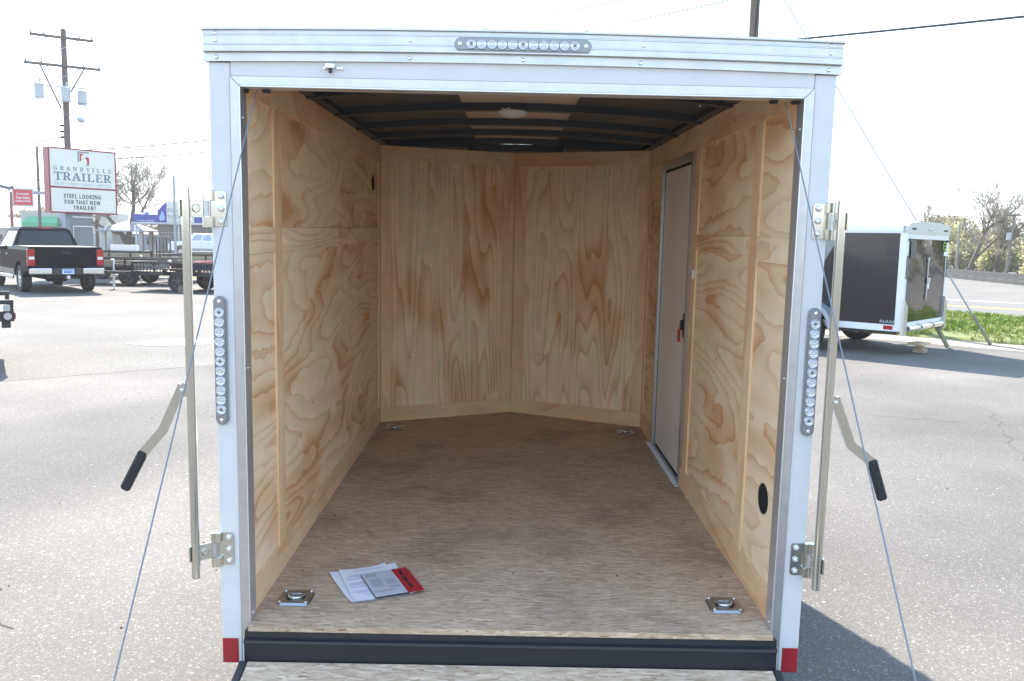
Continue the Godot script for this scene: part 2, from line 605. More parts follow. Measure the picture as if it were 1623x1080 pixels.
func setting() -> void:
	var e := 1500.0
	sheet("ground", [V(-e, 0, e), V(e, 0, e), V(e, 0, -e), V(-e, 0, -e)], 0.0, M.lot)
	sheet("asphalt_lot", [V(-13.6, 0, -0.7), V(-5.2, 0, -8.0), V(-2.8, 0, -10.0), V(0.5, 0, -12.0), rn(-4.0, 15.3), rn(60.0, 15.3), V(40, 0, 40), V(-30, 0, 40)], 0.004, M.asphalt)
	var seam := []
	for k in 15:
		var x := lerpf(-6.9, -4.2, k / 14.0)
		seam.append(V(x, 0.0, -7.95 - (x + 5.2) * 0.86 + 0.03 * sin(k * 2.1)))
	var sb := MB.new()
	for k in 14:
		var w := 0.010 + 0.012 * absf(sin(k * 1.7))
		sb.trio(seam[k] + V(0, 0.007, 0), seam[k + 1] + V(0, 0.007, 0), seam[k] + V(0, 0.007, w), Vector3.UP)
		sb.trio(seam[k + 1] + V(0, 0.007, 0), seam[k + 1] + V(0, 0.007, w), seam[k] + V(0, 0.007, w), Vector3.UP)
	struct("pavement_crack", sb, mat(0.05, 0.05, 0.05, 0.95))
	sheet("pavement_patch", [V(-6.15, 0, -11.02), V(-5.65, 0, -10.78), V(-5.0, 0, -11.0), V(-4.75, 0, -11.5), V(-5.3, 0, -11.75), V(-5.75, 0, -11.7)], 0.008, mat(0.62, 0.60, 0.57, 0.9))
	sheet("gutter", band(15.3, 16.45, -30.0, 60.0), 0.008, M.kerb)
	sheet("road", band(24.3, 32.2), 0.008, M.road)
	sheet("road_edge_line", band(24.70, 24.85), 0.012, mat(0.62, 0.62, 0.60, 0.8))
	sheet("road_edge_line", band(31.5, 31.65), 0.012, mat(0.62, 0.62, 0.60, 0.8))
	sheet("road_centre_line", band(27.70, 27.82), 0.012, mat(0.62, 0.36, 0.05, 0.8))
	sheet("road_centre_line", band(27.98, 28.10), 0.012, mat(0.62, 0.36, 0.05, 0.8))
	# thin cracks and scattered grit on the lot
	for c in [[V(1.9, 0, -6.8), V(6.2, 0, -5.6), 5], [V(-2.2, 0, -1.0), V(-5.6, 0, -3.6), 6], [V(3.2, 0, -1.5), V(5.4, 0, -6.9), 7]]:
		var g := RandomNumberGenerator.new()
		g.seed = c[2]
		var cb := MB.new()
		var pp: Vector3 = c[0]
		for k in 26:
			var q: Vector3 = c[0].lerp(c[1], (k + 1) / 26.0) + V(g.randf_range(-0.07, 0.07), 0, g.randf_range(-0.07, 0.07))
			var sd: Vector3 = (q - pp).cross(Vector3.UP).normalized() * g.randf_range(0.0015, 0.005)
			cb.quado(pp - sd + V(0, 0.0065, 0), q - sd + V(0, 0.0065, 0), q + sd + V(0, 0.0065, 0), pp + sd + V(0, 0.0065, 0), Vector3.UP)
			pp = q
		struct("pavement_crack", cb, mat(0.055, 0.052, 0.05, 0.95))
	var grit := MultiMesh.new()
	grit.transform_format = MultiMesh.TRANSFORM_3D
	grit.use_colors = true
	grit.mesh = MB.new().box(Vector3.ZERO, V(1, 0.6, 0.8), 0.25).mesh()
	grit.instance_count = 420
	for k in 420:
		var p := V(rng.randf_range(-9, 9), 0.008, rng.randf_range(-11, 1.2))
		var sz := rng.randf_range(0.004, 0.013)
		grit.set_instance_transform(k, Transform3D(Basis(Vector3.UP, rng.randf() * TAU).scaled(Vector3.ONE * sz), p))
		grit.set_instance_color(k, [Color(0.05, 0.045, 0.04), Color(0.32, 0.30, 0.27), Color(0.14, 0.09, 0.06)][k % 3])
	var gr := MultiMeshInstance3D.new()
	gr.name = "grit"
	gr.multimesh = grit
	M.grit = mat(1, 1, 1, 0.9)
	M.grit.vertex_color_use_as_albedo = true
	gr.material_override = M.grit
	gr.set_meta("kind", "stuff")
	tag(gr, "loose grit and small stones scattered over the asphalt", "grit")
	add_child(gr)
	# verge: soil with a low bank, then thousands of tufts on it
	var rows := []
	for i in 5:
		var n: float = [16.45, 16.6, 18.5, 22.5, 24.2][i]
		var y: float = [0.008, 0.05, 0.11, 0.09, 0.012][i]
		var row := []
		for k in 61:
			row.append(rn(-34.0 + k * 1.5, n, y + (0.02 * sin(k * 1.3 + n) if i > 0 and i < 4 else 0.0)))
		rows.append(row)
	struct("verge", MB.new().loft(rows), mat(0.10, 0.12, 0.035, 0.95))
	var tuft := MB.new()
	for k in 7:
		var a := rng.randf() * TAU
		var p := V(cos(a), 0, sin(a)) * rng.randf_range(0.0, 0.05)
		var l := V(cos(a + 1.0), 0, sin(a + 1.0))
		var w := l.cross(Vector3.UP) * 0.008
		var h := rng.randf_range(0.04, 0.105)
		var q := p + l * h * 0.25 + V(0, h * 0.6, 0)
		var tip := p + l * h * 0.6 + V(0, h, 0)
		tuft.quad(p - w, p + w, q + w * 0.8, q - w * 0.8)
		tuft.ftri(q - w * 0.8, q + w * 0.8, tip)
	var mm := MultiMesh.new()
	mm.transform_format = MultiMesh.TRANSFORM_3D
	mm.use_colors = true
	mm.mesh = tuft.mesh()
	var clumps := fnl(90, 0.35, 2)
	var xs := []
	for k in 26000:
		var r := rng.randf_range(-12.0, 22.0)
		var n := rng.randf_range(16.45, 24.2)
		var p := rn(r, n)
		var c := clumps.get_noise_2d(p.x, p.z)
		if c < -0.33 and rng.randf() < 0.85:
			continue
		if n < 16.7 and rng.randf() < 0.5:
			continue
		var y := lerpf(0.03, 0.10, smoothstep(16.4, 18.5, n)) if n < 21 else lerpf(0.10, 0.02, smoothstep(21.5, 24.2, n))
		var sc := rng.randf_range(0.7, 1.5) * (1.0 + 0.5 * c)
		xs.append([Transform3D(Basis(Vector3.UP, rng.randf() * TAU).scaled(Vector3.ONE * sc), p + V(0, y - 0.01, 0)), Color(0.12, 0.175, 0.028).lerp(Color(0.27, 0.26, 0.075), clampf(rng.randf() * 0.7 - c * 0.6, 0, 1))])
	mm.instance_count = xs.size()
	for k in xs.size():
		mm.set_instance_transform(k, xs[k][0])
		mm.set_instance_color(k, xs[k][1])
	var gi := MultiMeshInstance3D.new()
	gi.name = "grass"
	gi.multimesh = mm
	M.grass = mat(1, 1, 1, 0.7, 0.0, 0.3)
	M.grass.vertex_color_use_as_albedo = true
	M.grass.backlight_enabled = true
	M.grass.backlight = Color(0.5, 0.6, 0.2)
	gi.material_override = M.grass
	gi.set_meta("kind", "stuff")
	tag(gi, "spring grass on the verge beyond the dark trailer", "grass")
	add_child(gi)

# ---------------------------------------------------------------- black enclosed trailer
func black_trailer() -> void:
	var t := thing("enclosed_trailer", "glossy black enclosed trailer with white trim and closed double rear doors", "cargo trailer", Transform3D(Basis(V(0.684, 0, -0.7295), Vector3.UP, V(0.7295, 0, 0.684)), V(6.36, 0, -11.20)))
	var gloss := mat(0.006, 0.008, 0.013, 0.08, 0.0, 0.5)
	gloss.clearcoat_enabled = true
	gloss.clearcoat = 0.12
	gloss.clearcoat_roughness = 0.05
	var grey := mat(0.20, 0.21, 0.22, 0.15)
	var white := mat(0.72, 0.73, 0.74, 0.25)
	var w := 2.14
	var ln := 4.9
	var y0 := 0.42
	var yt := 2.03
	# body core and skins
	obj("body", MB.new().bx(0.02, w - 0.02, y0 + 0.02, 2.10, -ln + 0.02, -0.02), M.black, t)
	# left skin in slightly wavy panels, so that it mirrors the lot unevenly
	for f in [["side_panel", 0.0, -1.0], ["side_panel", w, 1.0]]:
		var rows := []
		for j in 9:
			var row := []
			for k in 25:
				var z := -0.10 - (ln - 0.12) * k / 24.0
				var y := 0.53 + (yt - 0.53) * j / 8.0
				row.append(V(f[1] + f[2] * (0.004 + 0.0035 * sin(z * 3.1 + y * 1.4) * sin(y * 2.2 + 0.7)), y, z))
			rows.append(row)
		var b := MB.new()
		for j in 8:
			for k in 24:
				b.quado(rows[j][k], rows[j][k + 1], rows[j + 1][k + 1], rows[j + 1][k], V(f[2], 0, 0))
		obj(f[0], b, gloss, t)
	# pale grey sweep at the front of the left side
	var sw := PackedVector2Array()
	for k in 13:
		var y := 0.9 + (yt - 0.9) * k / 12.0
		sw.append(Vector2(-1.52 + 0.50 * pow(k / 12.0, 1.6), y))
	sw.append(Vector2(-4.88, yt))
	sw.append(Vector2(-4.88, 1.35))
	var sx := Transform3D(Basis(V(0, 0, 1), Vector3.UP, V(-1, 0, 0)), Vector3.ZERO)
	var sb := MB.new()
	sb.xf = sx
	sb.prism(sw, 0.009, 0.0115)
	obj("side_sweep", sb, grey, t)
	var rd := MB.new()
	rd.xf = sx
	rd.prism(PackedVector2Array([Vector2(-2.05, 1.15), Vector2(-1.95, 0.95), Vector2(-4.6, 1.0), Vector2(-4.6, 1.12)]), 0.009, 0.0110)
	obj("side_stripe", rd, mat(0.3, 0.02, 0.03, 0.2), t)
	# roof with rounded edges
	var rows := []
	var pr := [V(-0.006, yt - 0.01, 0), V(-0.012, yt + 0.03, 0), V(0.0, yt + 0.11, 0), V(0.05, yt + 0.155, 0), V(0.5, yt + 0.19, 0), V(w / 2, yt + 0.20, 0), V(w - 0.5, yt + 0.19, 0), V(w - 0.05, yt + 0.155, 0), V(w, yt + 0.11, 0), V(w + 0.012, yt + 0.03, 0), V(w + 0.006, yt - 0.01, 0)]
	for z in [-0.03, -ln]:
		var row := []
		for p in pr:
			row.append(p + V(0, 0, z))
		rows.append(row)
	obj("roof", MB.new().loft(rows), white, t)
	var cp := PackedVector2Array()
	for p in pr:
		cp.append(Vector2(p.x, p.y))
	var beige := mat(0.50, 0.49, 0.45, 0.4)
	obj("rear_cap", MB.new().prism(cp, -0.06, 0.022), beige, t)
	obj("rear_header", MB.new().bx(0.10, w - 0.10, yt - 0.10, yt - 0.002, -0.03, 0.012, 0.004), white, t)
	var mk := mat(0.3, 0.02, 0.02, 0.2)
	for x in [0.25, w / 2, w - 0.25]:
		obj("marker_lamp", MB.new().bx(x - 0.09, x + 0.09, yt + 0.055, yt + 0.08, 0.022, 0.035, 0.005), M.alu if x > 0.9 and x < 1.3 else M.rubber, t)
	# rear posts and sills
	for s in [0.0, 1.0]:
		var xa := -0.008 if s == 0.0 else w - 0.095
		obj("rear_post", MB.new().bx(xa, xa + 0.103, y0, yt - 0.003, -0.10, 0.013, 0.006), white, t)
		obj("tail_light", MB.new().bx(xa + 0.03, xa + 0.06, 1.28, 1.66, 0.013, 0.025, 0.005), mat(0.10, 0.10, 0.12, 0.2), t)
		obj("lower_rail", MB.new().bx(-0.008 if s == 0.0 else w + 0.001, -0.001 if s == 0.0 else w + 0.008, y0, 0.529, -ln, -0.101, 0.002), white, t)
		obj("reflector", MB.new().bx(-0.0095 if s == 0.0 else w + 0.0085, -0.0085 if s == 0.0 else w + 0.0095, 0.445, 0.515, -0.27, -0.12), M.red_lens, t)
		# upright stabiliser plates with slanted tops
		var x := xa + 0.0515
		var pl := PackedVector2Array([Vector2(-0.085, 0.36), Vector2(0.085, 0.36), Vector2(0.085, 0.83), Vector2(-0.085, 0.95)])
		var pb := MB.new()
		pb.xf = Transform3D(Basis.IDENTITY, V(x, 0, 0))
		pb.prism(pl, 0.0135, 0.055)
		obj("corner_guard", pb, M.alu, t)
	obj("rear_sill", MB.new().bx(0.10, w - 0.10, 0.50, 0.565, -0.02, 0.02, 0.004), white, t)
	# doors
	var dm := mat(0.010, 0.011, 0.012, 0.05, 0.0, 0.5)
	dm.clearcoat_enabled = true
	dm.clearcoat = 0.15
	dm.clearcoat_roughness = 0.03
	for s in [0, 1]:
		var xa := 0.102 if s == 0 else w / 2 + 0.003
		var xb := w / 2 - 0.003 if s == 0 else w - 0.102
		var rws := []
		for j in 13:
			var row := []
			for k in 9:
				var x: float = lerpf(xa, xb, k / 8.0)
				var y: float = lerpf(0.568, yt - 0.104, j / 12.0)
				row.append(V(x, y, 0.014 + 0.004 * sin(x * 5.0 + y * 2.4) * cos(y * 4.2 + x)))
			rws.append(row)
		var b := MB.new().loft(rws)
		obj("rear_door", b, dm, t)
		obj("door_hinge", MB.new().bx(xa - 0.06 if s == 0 else xb - 0.02, xa + 0.02 if s == 0 else xb + 0.06, 1.90, 1.935, 0.02, 0.035, 0.004), M.rubber, t)
	# bar lock with its handle
	obj("lock_bar", MB.new().bx(w / 2 - 0.035, w / 2 - 0.012, 0.90, 1.62, 0.022, 0.045, 0.006), M.alu, t)
	obj("lock_hasp", MB.new().bx(w / 2 - 0.05, w / 2 + 0.10, 1.20, 1.28, 0.030, 0.055, 0.006).bx(w / 2 - 0.06, w / 2 + 0.0, 1.58, 1.63, 0.022, 0.05, 0.005), M.alu, t)
	obj("sticker", MB.new().bx(w / 2 + 0.03, w / 2 + 0.14, 1.10, 1.19, 0.021, 0.0225), M.paper, t)
	obj("sticker", MB.new().bx(w - 0.26, w - 0.13, 1.66, 1.73, 0.021, 0.0225), M.paper, t)
	obj("wall_plate", MB.new().bx(0.16, 0.42, 1.62, 1.90, 0.020, 0.026, 0.004), mat(0.05, 0.055, 0.065, 0.3), t)
	# green ring arrow emblem
	var gr := mat(0.10, 0.42, 0.03, 0.3)
	var arc := MB.new()
	for k in 20:
		var a := 0.6 + k * 0.24
		var a2 := a + 0.24
		var c := V(w - 0.24, 1.83, 0.0225)
		arc.quado(c + V(cos(a), sin(a), 0) * 0.055, c + V(cos(a), sin(a), 0) * 0.085, c + V(cos(a2), sin(a2), 0) * 0.085, c + V(cos(a2), sin(a2), 0) * 0.055, Vector3.BACK)
	arc.trio(V(w - 0.24 + 0.10, 1.80, 0.0225), V(w - 0.24 + 0.04, 1.78, 0.0225), V(w - 0.24 + 0.06, 1.74, 0.0225), Vector3.BACK)
	arc.bx(w - 0.25, w - 0.15, 1.815, 1.84, 0.021, 0.0225)
	obj("emblem", arc, gr, t)
	# bright rollers along the bottom edge
	for k in 3:
		var x := 0.20 + k * 0.62
		obj("bumper_roller", MB.new().tube([V(x, 0.46, 0.05), V(x + 0.50, 0.46, 0.05)], 0.045, 16), M.chrome, t)
		obj("roller_bracket", MB.new().bx(x + 0.50, x + 0.53, 0.41, 0.52, 0.0, 0.10, 0.004), M.alu, t)
	# fender, wheels
	for s in [-1.0, 1.0]:
		var xo := -0.005 if s < 0 else w + 0.005
		var f := MB.new()
		var up := []
		for k in 17:
			var a := PI * k / 16.0
			up.append(Vector2(cos(a), sin(a)))
		for k in 16:
			var z0: float = -1.55 + up[k].x * 0.52
			var z1: float = -1.55 + up[k + 1].x * 0.52
			var ya: float = 0.40 + up[k].y * 0.47
			var yb: float = 0.40 + up[k + 1].y * 0.47
			f.quado(V(xo, ya, z0), V(xo + s * 0.24, ya, z0), V(xo + s * 0.24, yb, z1), V(xo, yb, z1), V(0, up[k].y + 0.01, up[k].x))
			var i0 := V(xo + s * 0.24, 0.40 + up[k].y * 0.40, -1.55 + up[k].x * 0.44)
			var i1 := V(xo + s * 0.24, 0.40 + up[k + 1].y * 0.40, -1.55 + up[k + 1].x * 0.44)
			f.quado(V(xo + s * 0.24, ya, z0), V(xo + s * 0.24, yb, z1), i1, i0, V(s, 0, 0))
		obj("fender", f, mat(0.30, 0.34, 0.40, 0.25, 0.3), t)
		wheel(t, Transform3D(Basis(Vector3.UP, 0.0 if s > 0 else PI), V(xo + s * 0.11, 0.335, -1.55)), 0.335, 0.20, 5, M.chrome)
	obj("axle", MB.new().tube([V(0, 0.33, -1.55), V(w, 0.33, -1.55)], 0.04, 8).bx(0.1, 0.18, 0.36, 0.44, -ln, -0.1).bx(w - 0.18, w - 0.1, 0.36, 0.44, -ln, -0.1), M.black, t)
	# let-down jack under the right rear corner
	obj("corner_jack", MB.new().bar(V(w - 0.12, 0.42, -0.06), V(w + 0.10, 0.02, 0.10), 0.06, 0.06, 0.006), mat(0.20, 0.22, 0.14, 0.6), t)
	var lt := text("lettering", "NAM", 0.05, Transform3D(Basis(V(0, 0, 1), Vector3.UP, V(-1, 0, 0)), V(-0.009, 0.575, -0.21)), mat(0.30, 0.31, 0.33, 0.4), t)
	lt.scale = V(1.6, 1, 0.3)
	var bk := thing("wood_block", "pale wood plank lying on top of a short block under the dark trailer's rear", "plank", at(7.05, 0.012, -11.95, 0.75))
	obj("plank", MB.new().bx(-0.20, 0.20, 0.125, 0.165, -0.12, 0.12, 0.004), mat(0.55, 0.40, 0.25, 0.8), bk)
	var b2 := thing("wood_block", "weathered wood block on the gutter, carrying the pale plank", "block", at(7.07, 0.012, -11.93, 0.9))
	obj("block", MB.new().bx(-0.15, 0.13, 0.0, 0.06, -0.09, 0.09, 0.004).bx(-0.12, 0.0, 0.0605, 0.124, -0.06, 0.06, 0.004), mat(0.33, 0.24, 0.17, 0.85), b2)

# ---------------------------------------------------------------- pickup truck
func lerp4(q: Array, u: float, v: float) -> Vector3:
	return q[0].lerp(q[1], u).lerp(q[3].lerp(q[2], u), v)

func pickup(label: String, xf: Transform3D, paint: Material, two_tone: Material, far := false) -> Node3D:
	# rear axle at the origin, front towards -z
	var side_paint: StandardMaterial3D = paint.duplicate()
	if not far:
		side_paint.specular_mode = BaseMaterial3D.SPECULAR_DISABLED
		side_paint.clearcoat_enabled = true
		side_paint.clearcoat = 0.22
		side_paint.clearcoat_roughness = 0.08
	var t := thing("pickup_truck", label, "pickup truck", xf)
	var px := Transform3D(Basis(V(0, 0, 1), Vector3.UP, V(-1, 0, 0)), Vector3.ZERO)
	var outline := func(top_drop: float):
		var p := PackedVector2Array()
		p.append(Vector2(1.18, 1.335 - top_drop))
		p.append(Vector2(1.20, 0.95)); p.append(Vector2(1.18, 0.66)); p.append(Vector2(0.62, 0.60))
		for k in 9:
			var a := PI * k / 8.0
			p.append(Vector2(cos(a) * 0.53, 0.46 + sin(a) * 0.46))
		p.append(Vector2(-0.58, 0.50)); p.append(Vector2(-3.05, 0.50))
		for k in 9:
			var a := PI * k / 8.0
			p.append(Vector2(-3.65 + cos(a) * 0.53, 0.46 + sin(a) * 0.46))
		p.append(Vector2(-4.25, 0.48)); p.append(Vector2(-4.62, 0.50)); p.append(Vector2(-4.66, 0.80)); p.append(Vector2(-4.58, 1.10))
		p.append(Vector2(-4.35, 1.19 - top_drop * 0.5)); p.append(Vector2(-3.30, 1.27 - top_drop * 0.5)); p.append(Vector2(-1.06, 1.31 - top_drop)); p.append(Vector2(-1.03, 1.34 - top_drop))
		return p
	for sd in [-1.0, 1.0]:
		var b := MB.new()
		b.xf = px
		b.prism(outline.call(0.0), sd * 0.60, sd * 0.955)
		var b2 := MB.new()
		b2.xf = px
		b2.prism(outline.call(0.10), sd * 0.9555, sd * 0.995)
		# shoulder between the two
		for seg in [[1.18, 1.335, -1.03, 1.34], [-1.06, 1.31, -3.30, 1.27]]:
			b2.xf = Transform3D.IDENTITY
			b2.quado(V(-sd * 0.955, seg[1], seg[0]), V(-sd * 0.955, seg[3], seg[2]), V(-sd * 0.995, seg[3] - 0.10, seg[2]), V(-sd * 0.995, seg[1] - 0.10, seg[0]), V(-sd, 1, 0))
		obj("body_side", b, side_paint, t)
		obj("body_side", b2, side_paint, t)
	obj("hood", MB.new().bx(-0.599, 0.599, 0.55, 1.20, -4.55, -3.2, 0.03), paint, t)
	obj("underbody", MB.new().bx(-0.598, 0.598, 0.42, 0.98, -3.19, 1.10, 0.02).bx(-0.75, 0.75, 0.50, 0.9, -3.0, -0.6), M.dark, t)
	obj("bed_cover", MB.new().bx(-0.90, 0.90, 1.30, 1.345, -1.02, 1.14, 0.01), M.black, t)
	# cabin
	var lo := [V(-0.93, 1.26, -1.04), V(0.93, 1.26, -1.04), V(0.93, 1.22, -3.42), V(-0.93, 1.22, -3.42)]
	var hi := [V(-0.70, 1.84, -1.20), V(0.70, 1.84, -1.20), V(0.68, 1.86, -2.72), V(-0.68, 1.86, -2.72)]
	var cb := MB.new()
	var faces := []
	for k in 4:
		var k2 := (k + 1) % 4
		faces.append([lo[k], lo[k2], hi[k2], hi[k]])
		var out: Vector3 = (lo[k] + lo[k2]) * 0.5 - V(0, 1.24, -2.2)
		cb.quado(lo[k], lo[k2], hi[k2], hi[k], out)
	# roof with a crown
	var top := []
	for h in hi:
		top.append(V(h.x * 0.86, h.y + 0.055, h.z * 0.9 - 0.2))
	for k in 4:
		cb.quado(hi[k], hi[(k + 1) % 4], top[(k + 1) % 4], top[k], hi[k] + hi[(k + 1) % 4] - V(0, 3.4, -4.0))
	cb.quado(top[0], top[1], top[2], top[3], Vector3.UP)
	obj("cab", cb, side_paint, t)
	var win := func(called: String, q: Array, u0: float, u1: float, v0: float, v1: float, out: Vector3, m: Material):
		var b := MB.new()
		var o := out.normalized() * 0.006
		b.quado(lerp4(q, u0, v0) + o, lerp4(q, u1, v0) + o, lerp4(q, u1, v1) + o, lerp4(q, u0, v1) + o, out)
		obj(called, b, m, t)
	var glass: Material = M.glass
	win.call("rear_window", faces[0], 0.06, 0.94, 0.10, 0.90, V(0, 0.3, 1), glass)
	win.call("windscreen", faces[2], 0.05, 0.95, 0.08, 0.94, V(0, 0.6, -1), glass)
	for s in [[1, V(1, 0.35, 0)], [3, V(-1, 0.35, 0)]]:
		var fl: bool = s[0] == 3
		var sg: Array = [[0.07, 0.40], [0.45, 0.80]]
		for g in sg:
			win.call("side_window", faces[s[0]], 1.0 - g[1] if fl else g[0], 1.0 - g[0] if fl else g[1], 0.10, 0.86, s[1], M.side_glass)
	obj("roof_lamp", MB.new().bx(-0.17, 0.17, 1.845, 1.885, -1.185, -1.165, 0.004), M.red_lens, t)
	# tailgate
	obj("tailgate", MB.new().bx(-0.80, 0.80, 0.70, 1.325, 1.185, 1.225, 0.012), paint, t)
	obj("tailgate_handle", MB.new().bx(-0.13, 0.13, 1.14, 1.21, 1.2255, 1.235, 0.004), M.rubber, t)
	for s in [-1.0, 1.0]:
		var l := obj("tail_light", MB.new().bx(s * 0.805, s * 1.002, 0.80, 1.27, 1.12, 1.232, 0.015), M.red_lens, t)
		obj("reverse_lamp", MB.new().bx(s * 0.83, s * 0.97, 0.98, 1.06, 1.2325, 1.240, 0.003), mat(0.7, 0.7, 0.7, 0.1), l)
		obj("bumper_end", MB.new().bx(s * 0.40, s * 0.985, 0.56, 0.735, 1.235, 1.37, 0.03), M.bumper, t)
		obj("running_board", MB.new().bar(V(s * 1.0, 0.42, -0.72), V(s * 1.0, 0.42, -2.95), 0.06, 0.12, 0.02), M.bumper, t)
		obj("mirror", MB.new().bx(s * 1.0, s * 1.20, 1.26, 1.44, -3.02, -2.90, 0.03), paint, t)
		for z in [-1.45, -2.45]:
			obj("door_handle", MB.new().bx(s * 0.996, s * 1.02, 1.08, 1.11, z - 0.1, z + 0.1, 0.005), M.bumper, t)
			obj("door_seam", MB.new().bx(s * 0.9955, s * 0.997, 0.52, 1.2, z - 0.555, z - 0.543), M.dark, t)
		obj("lower_trim", MB.new().bx(s * 0.9955, s * 1.001, 0.51, 0.66, -3.0, -0.62, 0.002), two_tone, t)
	obj("bumper_middle", MB.new().bx(-0.3995, 0.3995, 0.54, 0.735, 1.235, 1.35, 0.02), M.black, t)
	obj("licence_plate", MB.new().bx(-0.155, 0.155, 0.57, 0.72, 1.351, 1.356), mat(0.62, 0.68, 0.80, 0.4), t)
	obj("plate_band", MB.new().bx(-0.145, 0.145, 0.675, 0.705, 1.3565, 1.3575).bx(-0.12, 0.12, 0.60, 0.655, 1.3565, 1.357), mat(0.12, 0.18, 0.45, 0.4), t)
	obj("tow_hitch", MB.new().bx(-0.04, 0.04, 0.44, 0.52, 1.1, 1.40, 0.005).bx(-0.55, 0.55, 0.46, 0.52, 1.0, 1.06), M.alu_dull, t)
	obj("exhaust", MB.new().tube([V(0.62, 0.40, 0.5), V(0.66, 0.38, 1.05)], 0.04, 10).bx(-0.3, 0.3, 0.3, 0.44, -0.12, 0.12, 0.05), M.black, t)
	for s in [-1.0, 1.0]:
		for z in [0.0, -3.65]:
			wheel(t, Transform3D(Basis(Vector3.UP, 0.0 if s > 0 else PI), V(s * 0.86, 0.395, z)), 0.395, 0.27, 5)
	return t

# ---------------------------------------------------------------- open utility trailers
func utility_trailer(label: String, xf: Transform3D, ln: float, w: float, paint: Material, rail_y: float, gate := 0.0, boards := true, group := "", y0 := 0.50) -> Node3D:
	# tongue towards -x, deck from x = 0 to ln
	var t := thing("utility_trailer", label, "utility trailer", xf, group)
	var hw := w * 0.5
	for s in [-1.0, 1.0]:
		obj("side_beam", MB.new().bx(0, ln, y0, y0 + 0.13, s * hw - 0.025, s * hw + 0.025, 0.006), paint, t)
		obj("top_rail", MB.new().bx(0, ln, rail_y - 0.058, rail_y, s * hw - 0.026, s * hw + 0.026, 0.005), paint, t)
		var n := int(ln / 0.9) + 1
		for k in n + 1:
			var x := lerpf(0.03, ln - 0.03, float(k) / n)
			obj("post", MB.new().bx(x - 0.027, x + 0.027, y0 + 0.131, rail_y - 0.059, s * hw - 0.02, s * hw + 0.02, 0.003), paint, t)
		if boards:
			obj("side_board", MB.new().bx(0.06, ln - 0.06, rail_y - 0.36, rail_y - 0.10, s * (hw - 0.040), s * (hw - 0.023), 0.003), M.lumber, t)
		obj("fender", MB.new().bx(ln * 0.55 - 0.45, ln * 0.55 + 0.45, 0.70, 0.73, s * (hw + 0.03), s * (hw + 0.26), 0.01).bx(ln * 0.55 - 0.49, ln * 0.55 - 0.45, 0.52, 0.70, s * (hw + 0.03), s * (hw + 0.26), 0.01).bx(ln * 0.55 + 0.45, ln * 0.55 + 0.49, 0.52, 0.70, s * (hw + 0.03), s * (hw + 0.26), 0.01), paint, t)
		wheel(t, Transform3D(Basis(Vector3.UP, -PI / 2 if s > 0 else PI / 2), V(ln * 0.55, 0.33, s * (hw + 0.14))), 0.33, 0.2, 5, M.dull_rim)
	for x in [0.02, ln - 0.02]:
		obj("end_beam", MB.new().bx(x - 0.025, x + 0.025, y0, y0 + 0.128, -hw + 0.026, hw - 0.026, 0.005), paint, t)
	for k in 7:
		var z := lerpf(-hw + 0.05, hw - 0.05, (k + 0.5) / 7.0)
		obj("plank", MB.new().bx(0.05, ln - 0.05, y0 + 0.08, y0 + 0.12, z - (hw - 0.05) / 7.0 + 0.004, z + (hw - 0.05) / 7.0 - 0.004, 0.003), M.lumber, t)
	obj("front_rail", MB.new().bx(-0.02, 0.02, rail_y - 0.044, rail_y - 0.001, -hw + 0.023, hw - 0.023, 0.004), paint, t)
	var tg := MB.new()
	for s in [-1.0, 1.0]:
		tg.bar(V(0, y0 + 0.05, s * hw * 0.8), V(-1.25, y0 + 0.03, s * 0.03), 0.05, 0.08, 0.004)
	tg.bar(V(-1.15, y0 + 0.04, 0), V(-1.42, y0 + 0.04, 0), 0.07, 0.07, 0.01)
	obj("tongue", tg, paint, t)
	obj("jack", MB.new().tube([V(-1.0, 0.02, 0.09), V(-1.0, 0.96, 0.09)], 0.038, 10).bx(-1.07, -0.93, 0.0, 0.02, 0.02, 0.16).bx(-1.02, -0.98, 0.92, 0.95, 0.09, 0.24), M.alu_dull, t)
	for s in [-1.0, 1.0]:
		obj("tail_lamp", MB.new().bx(ln + 0.006, ln + 0.02, y0 + 0.02, y0 + 0.10, s * (hw - 0.22), s * (hw - 0.05), 0.004), M.red_lens, t)
	if gate > 0.0:
		var g := Node3D.new()
		g.name = "gate"
		t.add_child(g, true)
		g.position = V(ln + 0.04, 0, 0)
		for y in [y0 + 0.15, y0 + gate]:
			obj("gate_bar", MB.new().bx(-0.026, 0.026, y - 0.03, y + 0.03, -hw, hw, 0.004), paint, g)
		for k in 6:
			var z := lerpf(-hw + 0.03, hw - 0.03, k / 5.0)
			obj("gate_bar", MB.new().bx(-0.019, 0.019, y0 + 0.181, y0 + gate - 0.031, z - 0.05, z + 0.05, 0.003), paint, g)
	return t

# ---------------------------------------------------------------- signs, poles, wires
func fit(o: MeshInstance3D, w: float, h: float) -> void:
	var b := o.mesh.get_aabb()
	o.scale = V(w / b.size.x, h / b.size.y, 1.0)
	var c := b.get_center()
	o.position -= o.basis.x.normalized() * c.x * o.scale.x + o.basis.y.normalized() * c.y * o.scale.y

